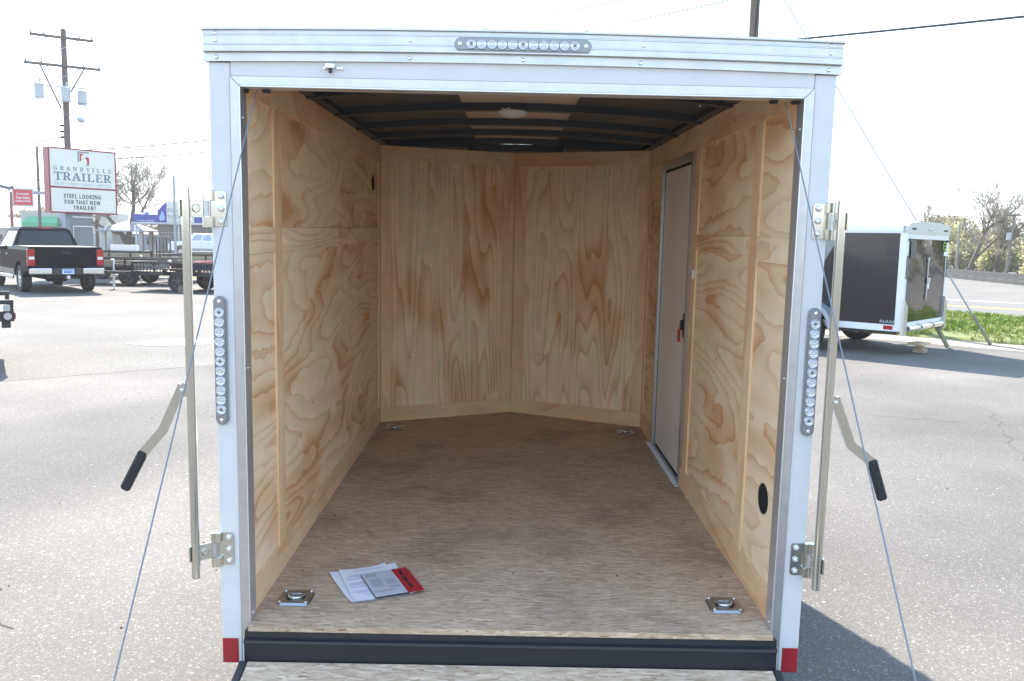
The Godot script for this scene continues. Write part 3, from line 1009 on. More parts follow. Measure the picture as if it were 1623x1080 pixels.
func big_sign() -> void:
	var u := V(0.629, 0, -0.777)
	var n := V(0.777, 0, 0.629)
	var t := thing("pylon_sign", "tall lit-box dealer sign with red edges and changeable letters, on a grey clad post", "sign", Transform3D(Basis(u, Vector3.UP, n), V(-17.52, 0, -30.35)))
	var w := 2.60
	var y0 := 2.50
	var y1 := 4.98
	var red := mat(0.24, 0.018, 0.04, 0.4)
	var face := mat(0.66, 0.66, 0.60, 0.45)
	var ink := mat(0.11, 0.19, 0.25, 0.6)
	var faint := mat(0.42, 0.46, 0.48, 0.6)
	var ymid := y1 - 0.605 * (y1 - y0)
	obj("cabinet", MB.new().bx(0.0, w, y0, y1, -0.46, -0.012, 0.01), red, t)
	obj("upper_face", MB.new().bx(0.05, w - 0.05, ymid + 0.03, y1 - 0.05, -0.0118, -0.002, 0.002), face, t)
	obj("lower_face", MB.new().bx(0.05, w - 0.05, y0 + 0.05, ymid - 0.03, -0.0118, -0.002, 0.002), face, t)
	for e in [[0.0, w, y1 - 0.048, y1], [0.0, w, y0, y0 + 0.048], [0.0, w, ymid - 0.028, ymid + 0.028]]:
		obj("border", MB.new().bx(e[0], e[1], e[2], e[3], -0.0117, 0.018, 0.004), red, t)
	for e in [[0.0, 0.048], [w - 0.048, w]]:
		obj("border", MB.new().bx(e[0], e[1], y0 + 0.049, y1 - 0.049, -0.0117, 0.016, 0.004), red, t)
	for k in 4:
		obj("letter_track", MB.new().bx(0.06, w - 0.06, y0 + 0.14 + k * 0.21, y0 + 0.148 + k * 0.21, -0.0019, 0.003), mat(0.55, 0.54, 0.48, 0.5), t)
	var hh := y1 - y0
	var put_text := func(s: String, uc: float, vc: float, uw: float, vh: float, m: Material, serif: bool, spread: int):
		var o := text("lettering", s, 0.2, Transform3D(Basis.IDENTITY, V(0.05 + (w - 0.10) * uc, y1 - hh * vc, 0.001)), m, t, serif, true, spread)
		fit(o, (w - 0.10) * uw, hh * vh)
	put_text.call("GRANDVILLE", 0.495, 0.315, 0.89, 0.062, ink, true, 22)
	put_text.call("TRAILER", 0.495, 0.435, 0.88, 0.125, ink, true, 2)
	put_text.call("SALES • PARTS • SERVICE • HITCHES", 0.495, 0.545, 0.88, 0.040, faint, true, 0)
	put_text.call("STEEL LOOKING", 0.475, 0.735, 0.57, 0.062, M.black, false, 3)
	put_text.call("FOR THAT NEW", 0.475, 0.825, 0.55, 0.062, M.black, false, 3)
	put_text.call("TRAILER?", 0.50, 0.91, 0.35, 0.062, M.black, false, 3)
	# the emblem: a grey corner bracket and a pale road running between two red shapes
	var ex := 0.05 + (w - 0.1) * 0.42
	var ey := y1 - hh * 0.04
	var k := (w - 0.1) * 0.175 / 162.0
	var ky := hh * 0.215 / 187.0
	var shape := func(pts: Array, m: Material, called: String):
		var pl := PackedVector2Array()
		for p in pts:
			pl.append(Vector2(ex + (p[0] - 560) * k, ey - (p[1] - 170) * ky))
		obj(called, MB.new().prism(pl, -0.0018, 0.004), m, t)
	var egrey := mat(0.16, 0.20, 0.24, 0.6)
	var ered := mat(0.45, 0.03, 0.05, 0.5)
	shape.call([[560, 170], [722, 170], [722, 186], [576, 186], [576, 310], [560, 310]], egrey, "emblem_bracket")
	shape.call([[590, 195], [645, 195], [618, 222], [608, 255], [612, 285], [585, 305]], ered, "emblem_shape")
	shape.call([[665, 250], [680, 238], [712, 238], [722, 250], [722, 340], [688, 340], [694, 305], [686, 275]], ered, "emblem_shape")
	shape.call([[672, 347], [722, 347], [722, 357], [672, 357]], egrey, "emblem_foot")
	# post cladding
	var grey := mat(0.17, 0.185, 0.20, 0.6)
	obj("post", MB.new().bx(0.72, 1.62, 0.0, y0 - 0.001, -0.42, -0.06, 0.01), grey, t)
	for y in [1.98, 2.34]:
		obj("post_trim", MB.new().bx(0.84, 1.64, y, y + 0.045, -0.0595, -0.03, 0.004), M.alu, t)
	obj("post_trim", MB.new().bx(0.84, 0.87, 1.0, 1.98, -0.0595, -0.032, 0.004), M.alu, t)

func pole(called: String, label: String, x: float, z: float, h: float, r0: float, r1: float, m: Material, cat := "utility pole", lean := Vector3.ZERO) -> Node3D:
	var t := thing(called, label, cat, at(x, 0, z))
	obj("shaft", MB.new().tube([V(0, -0.1, 0), V(0, h * 0.5, 0) + lean * 0.4, V(0, h, 0) + lean], [r0, (r0 + r1) * 0.5, r1], 12), m, t)
	return t

func wire(label: String, a: Vector3, b: Vector3, sag: float, r: float) -> void:
	var p := []
	for k in 25:
		var s := k / 24.0
		p.append(a.lerp(b, s) - V(0, sag * 4.0 * s * (1.0 - s), 0))
	tag(obj("overhead_wire", MB.new().tube(p, r, 6), M.wire), label, "wire", "wires strung along the road")

func left_pole() -> void:
	# the tall pole with two crossarms and three transformers
	var x := -22.88
	var z := -42.4
	var t := pole("utility_pole", "tall wooden utility pole with two crossarms and three grey transformers", x, z, 12.0, 0.19, 0.13, M.wood_pole)
	var a := V(0.86, 0, -0.5)       # crossarm direction
	for e in [[11.55, 1.45], [10.15, 1.75]]:
		obj("crossarm", MB.new().bar(V(0, e[0], 0.16) - a * e[1], V(0, e[0], 0.16) + a * e[1], 0.11, 0.13, 0.01), M.wood_pole, t)
		for s in [-1.0, 1.0]:
			obj("brace", MB.new().bar(V(0, e[0] - 0.55, 0.16), V(0, e[0] - 0.06, 0.17) + a * s * 0.75, 0.03, 0.05), M.steel_pole, t)
			for d in [0.95, 0.55]:
				obj("insulator", MB.new().tube([V(0, e[0] + 0.06, 0.16) + a * s * e[1] * d, V(0, e[0] + 0.24, 0.16) + a * s * e[1] * d], [0.05, 0.03], 8), M.steel_pole, t)
	for s in [-1.0, 1.0]:
		obj("hanging_link", MB.new().bar(V(0, 10.08, 0.16) + a * s * 1.65, V(0, 9.75, 0.16) + a * s * 1.6, 0.05, 0.05), M.steel_pole, t)
		obj("long_brace", MB.new().bar(V(0, 8.0 + (0.0 if s < 0 else 0.5), 0.2) + a * s * 0.12, V(0, 10.1, 0.22) + a * s * 1.0, 0.08, 0.08, 0.01), M.wood_pole, t)
	obj("rack", MB.new().bar(V(0, 9.1, 0.28) - a * 0.95, V(0, 9.1, 0.28) + a * 0.95, 0.06, 0.06).bar(V(0, 8.4, 0.28) - a * 0.7, V(0, 8.4, 0.28) + a * 0.75, 0.05, 0.05), M.steel_pole, t)
	for q in [[-0.98, 8.80], [0.22, 8.72], [0.98, 8.62]]:
		var b := MB.new()
		b.xf = Transform3D(Basis.IDENTITY, V(0, q[1] - 0.38, 0.46) + a * q[0])
		b.lathe([Vector2(0, 0), Vector2(0.21, 0.0), Vector2(0.225, 0.03), Vector2(0.225, 0.64), Vector2(0.24, 0.66), Vector2(0.24, 0.70), Vector2(0.1, 0.78), Vector2(0, 0.79)], 16)
		b.tube([V(0.08, 0.74, 0.05), V(0.08, 0.98, 0.05)], 0.04, 6)
		obj("transformer", b, mat(0.42, 0.44, 0.46, 0.4), t)
	var l := Node3D.new()
	l.name = "street_lamp_arm"
	t.add_child(l, true)
	obj("arm", MB.new().tube([V(0.1, 7.7, 0.1), V(0.45, 7.85, 0.1), V(0.62, 7.75, 0.1)], 0.03, 6), M.steel_pole, l)
	var hd := MB.new()
	hd.xf = Transform3D(Basis(Vector3.BACK, -0.35), V(0.80, 7.55, 0.1))
	hd.lathe([Vector2(0, 0.10), Vector2(0.12, 0.09), Vector2(0.22, -0.02), Vector2(0.19, -0.12), Vector2(0.08, -0.2), Vector2(0, -0.21)], 14)
	obj("lamp_head", hd, mat(0.45, 0.46, 0.48, 0.3), l)
	for y in [6.6, 6.9, 7.2]:
		obj("insulator", MB.new().tube([V(-0.15, y, 0), V(-0.32, y, 0.1)], 0.06, 8), M.rubber, t)

func poles_and_wires() -> void:
	left_pole()
	var rp := pole("utility_pole", "weathered wooden pole whose shaft rises from behind the white trailer's roof", 6.32, -20.75, 12.4, 0.15, 0.115, M.wood_pole)
	obj("crossarm", MB.new().bar(V(-1.0, 11.8, 0.95), V(1.0, 11.8, -0.95), 0.1, 0.12, 0.01), M.wood_pole, rp)
	for k in 5:
		obj("wear_split", MB.new().bx(-0.012 + k * 0.015, -0.008 + k * 0.015, 6.6 + k * 0.3, 7.6 + k * 0.25, 0.12, 0.135), M.rubber, rp)
	var L := V(-22.88, 0, -42.4)
	var Q := V(6.32, 0, -20.75)
	var X := V(35.0, 0, 2.9)
	var a := V(0.86, 0, -0.5)
	var i := 0
	for e in [[10.35, 9.6, 0.9, -1.6], [9.2, 9.0, 0.6, 0.0], [8.3, 8.35, 0.6, 0.0], [5.95, 7.1, 0.55, 0.0], [5.45, 6.6, 0.55, 0.0]]:
		wire(["highest wire between the two big poles", "second wire from the top between the two big poles", "third wire from the top between the two big poles", "upper of the two low cables running right from the dealer sign", "lower of the two low cables running right from the dealer sign"][i], L + V(0, e[0], 0) + a * e[3], Q + V(0, e[1], 0), e[2], [0.013, 0.015, 0.015, 0.028, 0.026][i])
		i += 1
	wire("thick black cable running right from behind the trailer roof", Q + V(0, 7.10, 0), X + V(0, 7.3, 0), 0.45, 0.030)
	wire("cable running left from the transformer pole past the street lamp", L + V(-0.1, 6.7, 0), V(-64, 6.2, -73), 0.7, 0.03)
	wire("thin cable below it, running left from the transformer pole", L + V(-0.1, 6.0, 0), V(-64, 5.6, -73), 0.6, 0.026)
	var g := tag(obj("guy_wire", MB.new().tube([V(9.04, 0.02, -13.29), Q + V(0.1, 9.15, 0.05)], 0.015, 6), M.steel_pole), "slanting steel guy wire anchored in the grass right of the dark trailer", "guy wire")
	obj("guy_guard", MB.new().tube([V(9.04, 0.02, -13.29), V(9.04, 0.02, -13.29).lerp(Q + V(0.1, 9.15, 0.05), 0.055)], 0.030, 8), mat(0.16, 0.16, 0.10, 0.7), g)
	# right background poles
	var p1 := pole("utility_pole", "slim pale pole left of the leaning bare tree", 31.2, -57.2, 3.55, 0.085, 0.07, mat(0.24, 0.22, 0.20, 0.9))
	var p2 := pole("utility_pole", "far wooden pole carrying one grey transformer, right of the leaning tree", 34.2, -56.3, 4.35, 0.10, 0.085, mat(0.20, 0.17, 0.15, 0.9), "utility pole", V(0.25, 0, 0))
	obj("transformer", MB.new().tube([V(-0.15, 2.55, 0.2), V(-0.15, 3.05, 0.2)], 0.16, 10), mat(0.40, 0.42, 0.45, 0.4), p2)
	obj("crossarm", MB.new().bar(V(-0.3, 4.2, 0.1), V(0.7, 4.25, 0.1), 0.08, 0.08), M.wood_pole, p2)
	# left background
	var l1 := pole("street_lamp", "double-headed street lamp on a reddish post at the far left", -30.0, -49.5, 4.1, 0.10, 0.075, mat(0.22, 0.07, 0.07, 0.6), "street lamp")
	for s in [-1.0, 1.0]:
		obj("lamp_head", MB.new().bar(V(0, 4.3, 0), V(s * 0.42 - 0.25, 4.45, 0), 0.14, 0.20, 0.04), mat(0.10, 0.12, 0.16, 0.5), l1)
	obj("arm", MB.new().bar(V(0, 4.05, 0), V(-0.2, 4.4, 0), 0.06, 0.06), M.steel_pole, l1)
	var l2 := pole("utility_pole", "thin utility pole with two short crossarms between the small red sign and the dealer sign", -32.6, -57.4, 7.6, 0.12, 0.08, M.wood_pole)
	for y in [5.35, 4.75]:
		obj("crossarm", MB.new().bar(V(-0.45, y, 0.08), V(0.45, y - 0.05, 0.08), 0.06, 0.07), M.wood_pole, l2)
	pole("flag_pole", "plain grey steel pole standing in front of the flooring shop", -20.4, -50.0, 5.3, 0.08, 0.07, M.steel_pole, "pole")
	var l3 := pole("utility_pole", "very distant pole left of the small red sign", -46.5, -75.0, 4.8, 0.10, 0.08, mat(0.35, 0.36, 0.38, 0.9))
	obj("crossarm", MB.new().bar(V(-0.7, 4.5, 0), V(0.7, 4.5, 0), 0.07, 0.07), mat(0.35, 0.36, 0.38, 0.9), l3)
	var mast := thing("lattice_mast", "slim steel lattice mast rising far behind the flooring shop", "mast", at(-31.6, 0, -81.0))
	for k in 3:
		var c := V(cos(k * TAU / 3), 0, sin(k * TAU / 3)) * 0.25
		obj("leg", MB.new().tube([c, c * 0.5 + V(0, 8.2, 0)], 0.035, 5), M.steel_pole, mast)
	for k in 10:
		obj("brace", MB.new().bar(V(-0.2, k * 0.8 + 0.2, 0.1), V(0.2, k * 0.8 + 0.9, 0.1), 0.03, 0.03), M.steel_pole, mast)
	# small red sign
	var rs := thing("hanging_sign", "small red shop sign in a pale frame beside a thin utility pole", "sign", at(-33.5, 3.45, -57.0, 0.25))
	obj("frame", MB.new().bx(-0.68, 0.68, 0.0, 1.28, -0.12, 0.0, 0.02), mat(0.50, 0.53, 0.48, 0.5), rs)
	obj("face", MB.new().bx(-0.57, 0.60, 0.11, 1.17, 0.0005, 0.012, 0.003), mat(0.48, 0.03, 0.05, 0.4), rs)
	obj("bracket", MB.new().bx(0.681, 1.45, 0.85, 1.1, -0.09, -0.03, 0.01), M.steel_pole, rs)
	var wht := mat(0.75, 0.70, 0.70, 0.6)
	for e in [["IN STANDARD", 0.86, 0.80, 0.13], ["True Value", 0.62, 0.86, 0.20], ["HARDWARE & RENTAL", 0.38, 0.98, 0.12]]:
		var o := text("lettering", e[0], 0.1, Transform3D(Basis.IDENTITY, V(0.015, e[1], 0.0125)), wht, rs, false, true)
		fit(o, e[2], e[3])

# ---------------------------------------------------------------- buildings
func buildings() -> void:
	# flooring shop across the road
	var blue := mat(0.012, 0.030, 0.24, 0.5)
	var wall := mat(0.30, 0.31, 0.33, 0.8)
	var t := thing("flooring_shop", "low glass-fronted shop with a bright blue awning and white name board", "shop", at(-32.7, 0, -72.4))
	obj("wall", MB.new().bx(1.5, 16.0, 0.0, 2.62, -12.0, -1.6, 0.02), wall, t)
	obj("roof_slab", MB.new().bx(-0.1, 16.5, 2.621, 2.78, -12.2, 0.05, 0.02), mat(0.42, 0.42, 0.42, 0.7), t)
	# awning: sloped top and upright skirt
	var aw := MB.new()
	aw.quado(V(0, 2.80, 0), V(2.15, 2.80, 0), V(2.15, 3.45, -0.1), V(0, 3.45, -0.1), Vector3.BACK)
	aw.quado(V(0, 3.45, -0.1), V(2.15, 3.45, -0.1), V(2.15, 3.75, -1.6), V(0.25, 3.75, -1.6), Vector3.UP)
	aw.quado(V(0, 2.80, 0), V(0, 3.45, -0.1), V(0.25, 3.75, -1.6), V(0, 2.80, -1.6), Vector3.LEFT)
	obj("awning", aw, blue, t)
	var aw2 := MB.new()
	aw2.bx(2.151, 2.95, 2.79, 3.80, -1.6, 0.04)
	aw2.quado(V(2.151, 3.80, 0.04), V(2.95, 3.80, 0.04), V(2.95, 4.55, 0.0), V(2.9, 4.55, 0.0), Vector3.BACK)
	aw2.quado(V(2.151, 3.80, 0.04), V(2.9, 4.55, 0.0), V(2.9, 4.55, -1.6), V(2.151, 3.80, -1.6), V(-1, 1, 0))
	obj("awning", aw2, blue, t)
	obj("awning", MB.new().bx(5.35, 16.2, 2.79, 3.3, -1.6, 0.02, 0.02), blue, t)
	var brd := obj("name_board", MB.new().bx(2.96, 5.30, 2.79, 4.60, -0.3, 0.05, 0.01), mat(0.55, 0.55, 0.52, 0.5), t)
	var ink := mat(0.07, 0.07, 0.08, 0.6)
	for e in [["Flooring", 3.78, 0.50], ["by Design", 3.26, 0.52]]:
		var o := text("lettering", e[0], 0.3, Transform3D(Basis.IDENTITY, V(4.13, e[1], 0.052)), ink, brd, false, false)
		fit(o, 2.15, e[2])
	obj("emblem", MB.new().prism(PackedVector2Array([Vector2(4.5, 4.1), Vector2(4.72, 4.1), Vector2(4.72, 4.42), Vector2(4.42, 4.42), Vector2(4.42, 4.26), Vector2(4.5, 4.3)]), 0.051, 0.06), mat(0.45, 0.03, 0.04, 0.5), brd)
	obj("lower_strip", MB.new().bx(3.1, 5.2, 2.83, 3.0, 0.0505, 0.056), mat(0.45, 0.45, 0.42, 0.5), brd)
	var sk := text("lettering", "Let it be something", 0.12, Transform3D(Basis.IDENTITY, V(1.1, 2.92, 0.012)), mat(0.7, 0.7, 0.75, 0.6), t, false, false)
	fit(sk, 1.5, 0.13)
	obj("hand_emblem", MB.new().prism(PackedVector2Array([Vector2(2.35, 2.95), Vector2(2.75, 2.95), Vector2(2.78, 3.3), Vector2(2.62, 3.75), Vector2(2.5, 3.7), Vector2(2.42, 3.4), Vector2(2.3, 3.2)]), 0.041, 0.05), mat(0.25, 0.35, 0.70, 0.5), t)
	# shop front: frames, panes, posts
	for k in 8:
		var x := 1.6 + k * 0.85
		obj("mullion", MB.new().bx(x - 0.04, x + 0.04, 0.15, 2.55, -1.598, -1.52), mat(0.30, 0.31, 0.32, 0.5), t)
		if k < 7:
			var w := obj("window", MB.new().bx(x + 0.045, x + 0.80, 0.50, 2.45, -1.598, -1.56), mat(0.10, 0.13, 0.13, 0.08), t)
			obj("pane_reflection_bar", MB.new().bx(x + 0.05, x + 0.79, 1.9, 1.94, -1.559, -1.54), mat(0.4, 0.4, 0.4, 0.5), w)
	for x in [0.2, 3.9, 7.6]:
		obj("post", MB.new().bx(x - 0.07, x + 0.07, 0.0, 2.62, -0.25, -0.11, 0.01), mat(0.45, 0.45, 0.45, 0.5), t)
	obj("lower_wall", MB.new().bx(1.5, 8.0, 0.0, 0.5, -1.597, -1.50, 0.01), mat(0.22, 0.2, 0.19, 0.8), t)
	# grey block with the green awning
	var g := thing("restaurant_building", "small grey flat-roofed building with a green awning and a sign of a red bell shape", "building", at(-51.2, 0, -88.0))
	obj("wall", MB.new().bx(0.0, 8.2, 0.0, 3.95, -7.0, 0.0, 0.02), mat(0.36, 0.37, 0.34, 0.8), g)
	obj("pilaster", MB.new().bx(4.4, 5.35, 0.0, 3.96, 0.001, 0.25, 0.02), mat(0.28, 0.33, 0.42, 0.7), g)
	var ga := MB.new()
	ga.quado(V(0.5, 2.35, 0.9), V(4.2, 2.35, 0.9), V(4.2, 2.75, 0.85), V(0.5, 2.75, 0.85), Vector3.BACK)
	ga.quado(V(0.5, 2.75, 0.85), V(4.2, 2.75, 0.85), V(3.9, 3.35, 0.01), V(0.8, 3.35, 0.01), V(0, 1, 1))
	ga.trio(V(4.2, 2.35, 0.9), V(4.2, 2.75, 0.85), V(4.2, 2.35, 0.01), Vector3.RIGHT)
	ga.quado(V(4.2, 2.75, 0.85), V(3.9, 3.35, 0.01), V(4.2, 2.35, 0.01), V(4.2, 2.35, 0.01), Vector3.RIGHT)
	obj("awning", ga, mat(0.02, 0.30, 0.14, 0.5), g)
	for x in [1.0, 2.4]:
		obj("window", MB.new().bx(x, x + 1.1, 0.8, 2.2, 0.001, 0.03), M.glass, g)
	obj("door", MB.new().bx(3.7, 4.3, 0.0, 2.1, 0.001, 0.04), M.glass, g)
	var sg := obj("sign_board", MB.new().bx(5.5, 7.9, 1.7, 3.7, 0.001, 0.12, 0.02), mat(0.62, 0.58, 0.50, 0.5), g)
	obj("bell_shape", MB.new().prism(PackedVector2Array([Vector2(6.15, 2.2), Vector2(7.15, 2.2), Vector2(6.95, 2.6), Vector2(6.85, 3.15), Vector2(6.45, 3.15), Vector2(6.32, 2.6)]), 0.1205, 0.15), mat(0.50, 0.03, 0.03, 0.5), sg)
	obj("bell_foot", MB.new().bx(6.1, 7.2, 1.95, 2.14, 0.1205, 0.14), mat(0.55, 0.25, 0.22, 0.5), sg)
	var o13 := text("lettering", "13", 0.3, Transform3D(Basis.IDENTITY, V(7.5, 2.55, 0.122)), ink, sg)
	fit(o13, 0.4, 0.42)
	# open shelter with a hipped roof beside the bare tree
	var s := thing("park_shelter", "small open shelter with a pale hipped roof behind the bare tree", "shelter", at(-35.2, 0, -77.0))
	var rf := MB.new()
	var c4 := [V(-2.2, 2.05, 1.5), V(2.2, 2.05, 1.5), V(2.2, 2.05, -1.5), V(-2.2, 2.05, -1.5)]
	for k in 4:
		rf.ftri(c4[k], c4[(k + 1) % 4], V(0, 2.95, 0))
	rf.bx(-2.2, 2.2, 1.93, 2.049, -1.5, 1.5)
	obj("roof", rf, mat(0.26, 0.27, 0.30, 0.7), s)
	for p in [[-1.7, 1.1], [1.7, 1.1], [1.7, -1.1], [-1.7, -1.1]]:
		obj("post", MB.new().bx(p[0] - 0.18, p[0] + 0.18, 0, 1.929, p[1] - 0.18, p[1] + 0.18, 0.02), mat(0.40, 0.38, 0.35, 0.8), s)
	# long low buildings
	for e in [["low_building", "long low grey-blue building behind the bare trees at the left", "building", -47.5, -93.0, 13.0, 1.75, 0.35, mat(0.33, 0.37, 0.42, 0.8), mat(0.36, 0.33, 0.30, 0.8)], ["low_house", "far house with a broad grey roof at the left edge behind the pickup", "house", -60.5, -94.0, 8.0, 2.1, 1.2, mat(0.45, 0.42, 0.38, 0.8), mat(0.30, 0.31, 0.34, 0.8)], ["low_house", "small pale house glimpsed right of the dark trailer, behind the trees", "house", 33.4, -70.0, 3.6, 1.5, 0.9, mat(0.45, 0.45, 0.46, 0.8), mat(0.32, 0.33, 0.36, 0.8)]]:
		var b := thing(e[0], e[1], e[2], at(e[3], 0, e[4]))
		obj("wall", MB.new().bx(0, e[5], 0, e[6], -6.0, 0, 0.02), e[8], b)
		var r := MB.new()
		r.quado(V(-0.3, e[6], 0.35), V(e[5] + 0.3, e[6], 0.35), V(e[5] + 0.3, e[6] + e[7], -3.0), V(-0.3, e[6] + e[7], -3.0), V(0, 1, 1))
		r.quado(V(-0.3, e[6], -6.35), V(e[5] + 0.3, e[6], -6.35), V(e[5] + 0.3, e[6] + e[7], -3.0), V(-0.3, e[6] + e[7], -3.0), V(0, 1, -1))
		for x in [-0.3, e[5] + 0.3]:
			r.trio(V(x, e[6], 0.35), V(x, e[6], -6.35), V(x, e[6] + e[7], -3.0), V(-1 if x < 0 else 1, 0, 0))
		obj("roof", r, e[9], b)
		for k in int(e[5] / 2.2):
			obj("window", MB.new().bx(0.7 + k * 2.2, 1.6 + k * 2.2, 0.6, 1.4, 0.001, 0.04), M.glass, b)
	# dark fence beyond the far lot on the right
	var f := thing("low_fence", "low dark board fence running along the far side of the lot under the trees", "fence", Transform3D.IDENTITY)
	var pa := V(29.6, 0, -60.0)
	var pb := V(26.6, 0, -38.0)
	var n := 16
	for k in n + 1:
		var p := pa.lerp(pb, float(k) / n)
		obj("post", MB.new().bx(p.x - 0.06, p.x + 0.06, 0, 0.72, p.z - 0.06, p.z + 0.06), mat(0.10, 0.085, 0.075, 0.9), f)
		if k < n:
			var q := pa.lerp(pb, float(k + 1) / n)
			for j in 3:
				var y := 0.12 + j * 0.19
				obj("board", MB.new().bar(p + V(-0.08, y, 0), q + V(-0.08, y, 0), 0.175, 0.03, 0.0, Vector3.RIGHT), M.fence, f)
	tag(obj("bollard", MB.new().tube([V(29.0, 0, -53.6), V(29.0, 0.75, -53.6)], 0.12, 8), mat(0.42, 0.40, 0.34, 0.7)), "short pale bollard in front of the dark fence", "bollard")

# ---------------------------------------------------------------- trees
func limb(tm: MB, bm: MB, lm: Variant, p: Vector3, d: Vector3, ln: float, r: float, lev: int, top: int, o: Dictionary, g: RandomNumberGenerator) -> void:
	var pts := [p]
	var rad := [r]
	var n := 4 if lev < 2 else 3
	var q := p
	var dir := d
	for k in n:
		dir = (dir + V(g.randf_range(-1, 1), g.randf_range(-0.6, 1), g.randf_range(-1, 1)) * o.bend + V(0, o.up, 0)).normalized()
		q += dir * ln / n
		pts.append(q)
		rad.append(maxf(r * lerpf(1.0, 0.55, float(k + 1) / n), o.thin))
	var m := tm if lev < 1 else bm
	m.tube(pts, rad, 7 if lev == 0 else (5 if lev == 1 else 3), false)
	if lev >= top:
		if lm != null:
			for k in int(o.leaves):
				var c: Vector3 = pts[1 + g.randi() % n] + V(g.randf_range(-1, 1), g.randf_range(-1, 1), g.randf_range(-1, 1)) * o.spread_leaf
				var a: Vector3 = V(g.randf_range(-1, 1), g.randf_range(-1, 1), g.randf_range(-1, 1)).normalized() * o.leaf * g.randf_range(0.6, 1.3)
				var b: Vector3 = a.cross(V(g.randf_range(-1, 1), g.randf_range(-1, 1), g.randf_range(-1, 1)).normalized()).normalized() * a.length() * 0.7
				lm.quad(c - a - b * 0.3, c + b * 0.8, c + a + b * 0.2, c - b)
		return
	var kids: int = o.kids[lev]
	for k in kids:
		var s := lerpf(o.first, 1.0, (k + 0.5) / kids) if k < kids - 1 else 1.0
		var idx := clampi(int(s * n), 1, n)
		var at_p: Vector3 = pts[idx - 1].lerp(pts[idx], clampf(s * n - (idx - 1), 0.0, 1.0))
		var axis := (pts[idx] - pts[idx - 1]) as Vector3
		axis = axis.normalized()
		var side := axis.cross(V(g.randf_range(-1, 1), g.randf_range(-1, 1), g.randf_range(-1, 1))).normalized()
		var ang: float = o.angle * g.randf_range(0.7, 1.2) * (0.35 if s >= 0.999 else 1.0)
		var cd := (axis * cos(ang) + side * sin(ang)).normalized()
		limb(tm, bm, lm, at_p, cd, ln * o.shrink * g.randf_range(0.75, 1.1), maxf(lerpf(r, r * 0.55, s) * 0.62, o.thin), lev + 1, top, o, g)

func tree(label: String, x: float, z: float, h: float, r: float, sd: int, leaf_mat: Material = null, opt := {}) -> Node3D:
	var g := RandomNumberGenerator.new()
	g.seed = sd
	var o := {"bend": 0.16, "up": 0.06, "thin": 0.014, "kids": [5, 5, 4, 4], "first": 0.35, "angle": 0.75, "shrink": 0.62, "leaves": 3, "leaf": 0.06, "spread_leaf": 0.1, "dir": V(0, 1, 0), "stems": [], "height": 0.42}
	o.merge(opt, true)
	var t := thing("tree", label, "tree", at(x, 0, z))
	var tm := MB.new()
	var bm := MB.new()
	var lm: Variant = MB.new() if leaf_mat else null
	if o.stems.is_empty():
		limb(tm, bm, lm, Vector3.ZERO, o.dir, h * o.height, r, 0, 4, o, g)
	for s in o.stems:
		# a given stem: points and radii, then boughs along its upper part
		var pts: Array = s[0]
		var rad: Array = s[1]
		tm.tube(pts, rad, 7, false)
		for k in range(1, pts.size()):
			if pts[k].y < h * 0.35:
				continue
			for j in s[2]:
				var side := V(g.randf_range(-1, 1), g.randf_range(0.1, 1.2), g.randf_range(-1, 1)).normalized()
				limb(tm, bm, lm, pts[k], side, h * 0.30 * g.randf_range(0.7, 1.15), rad[k] * 0.6, 1, 4, o, g)
	obj("trunk", tm, M.bark, t)
	obj("branches", bm, M.bark if not opt.has("twig") else opt.twig, t)
	if lm != null and lm.v.size() > 0:
		obj("foliage", lm, leaf_mat, t)
	return t

func leaves(r: float, g: float, b: float) -> StandardMaterial3D:
	var m := mat(r, g, b, 0.7, 0.0, 0.3)
	m.backlight_enabled = true
	m.backlight = Color(0.65, 0.65, 0.5)
	return m

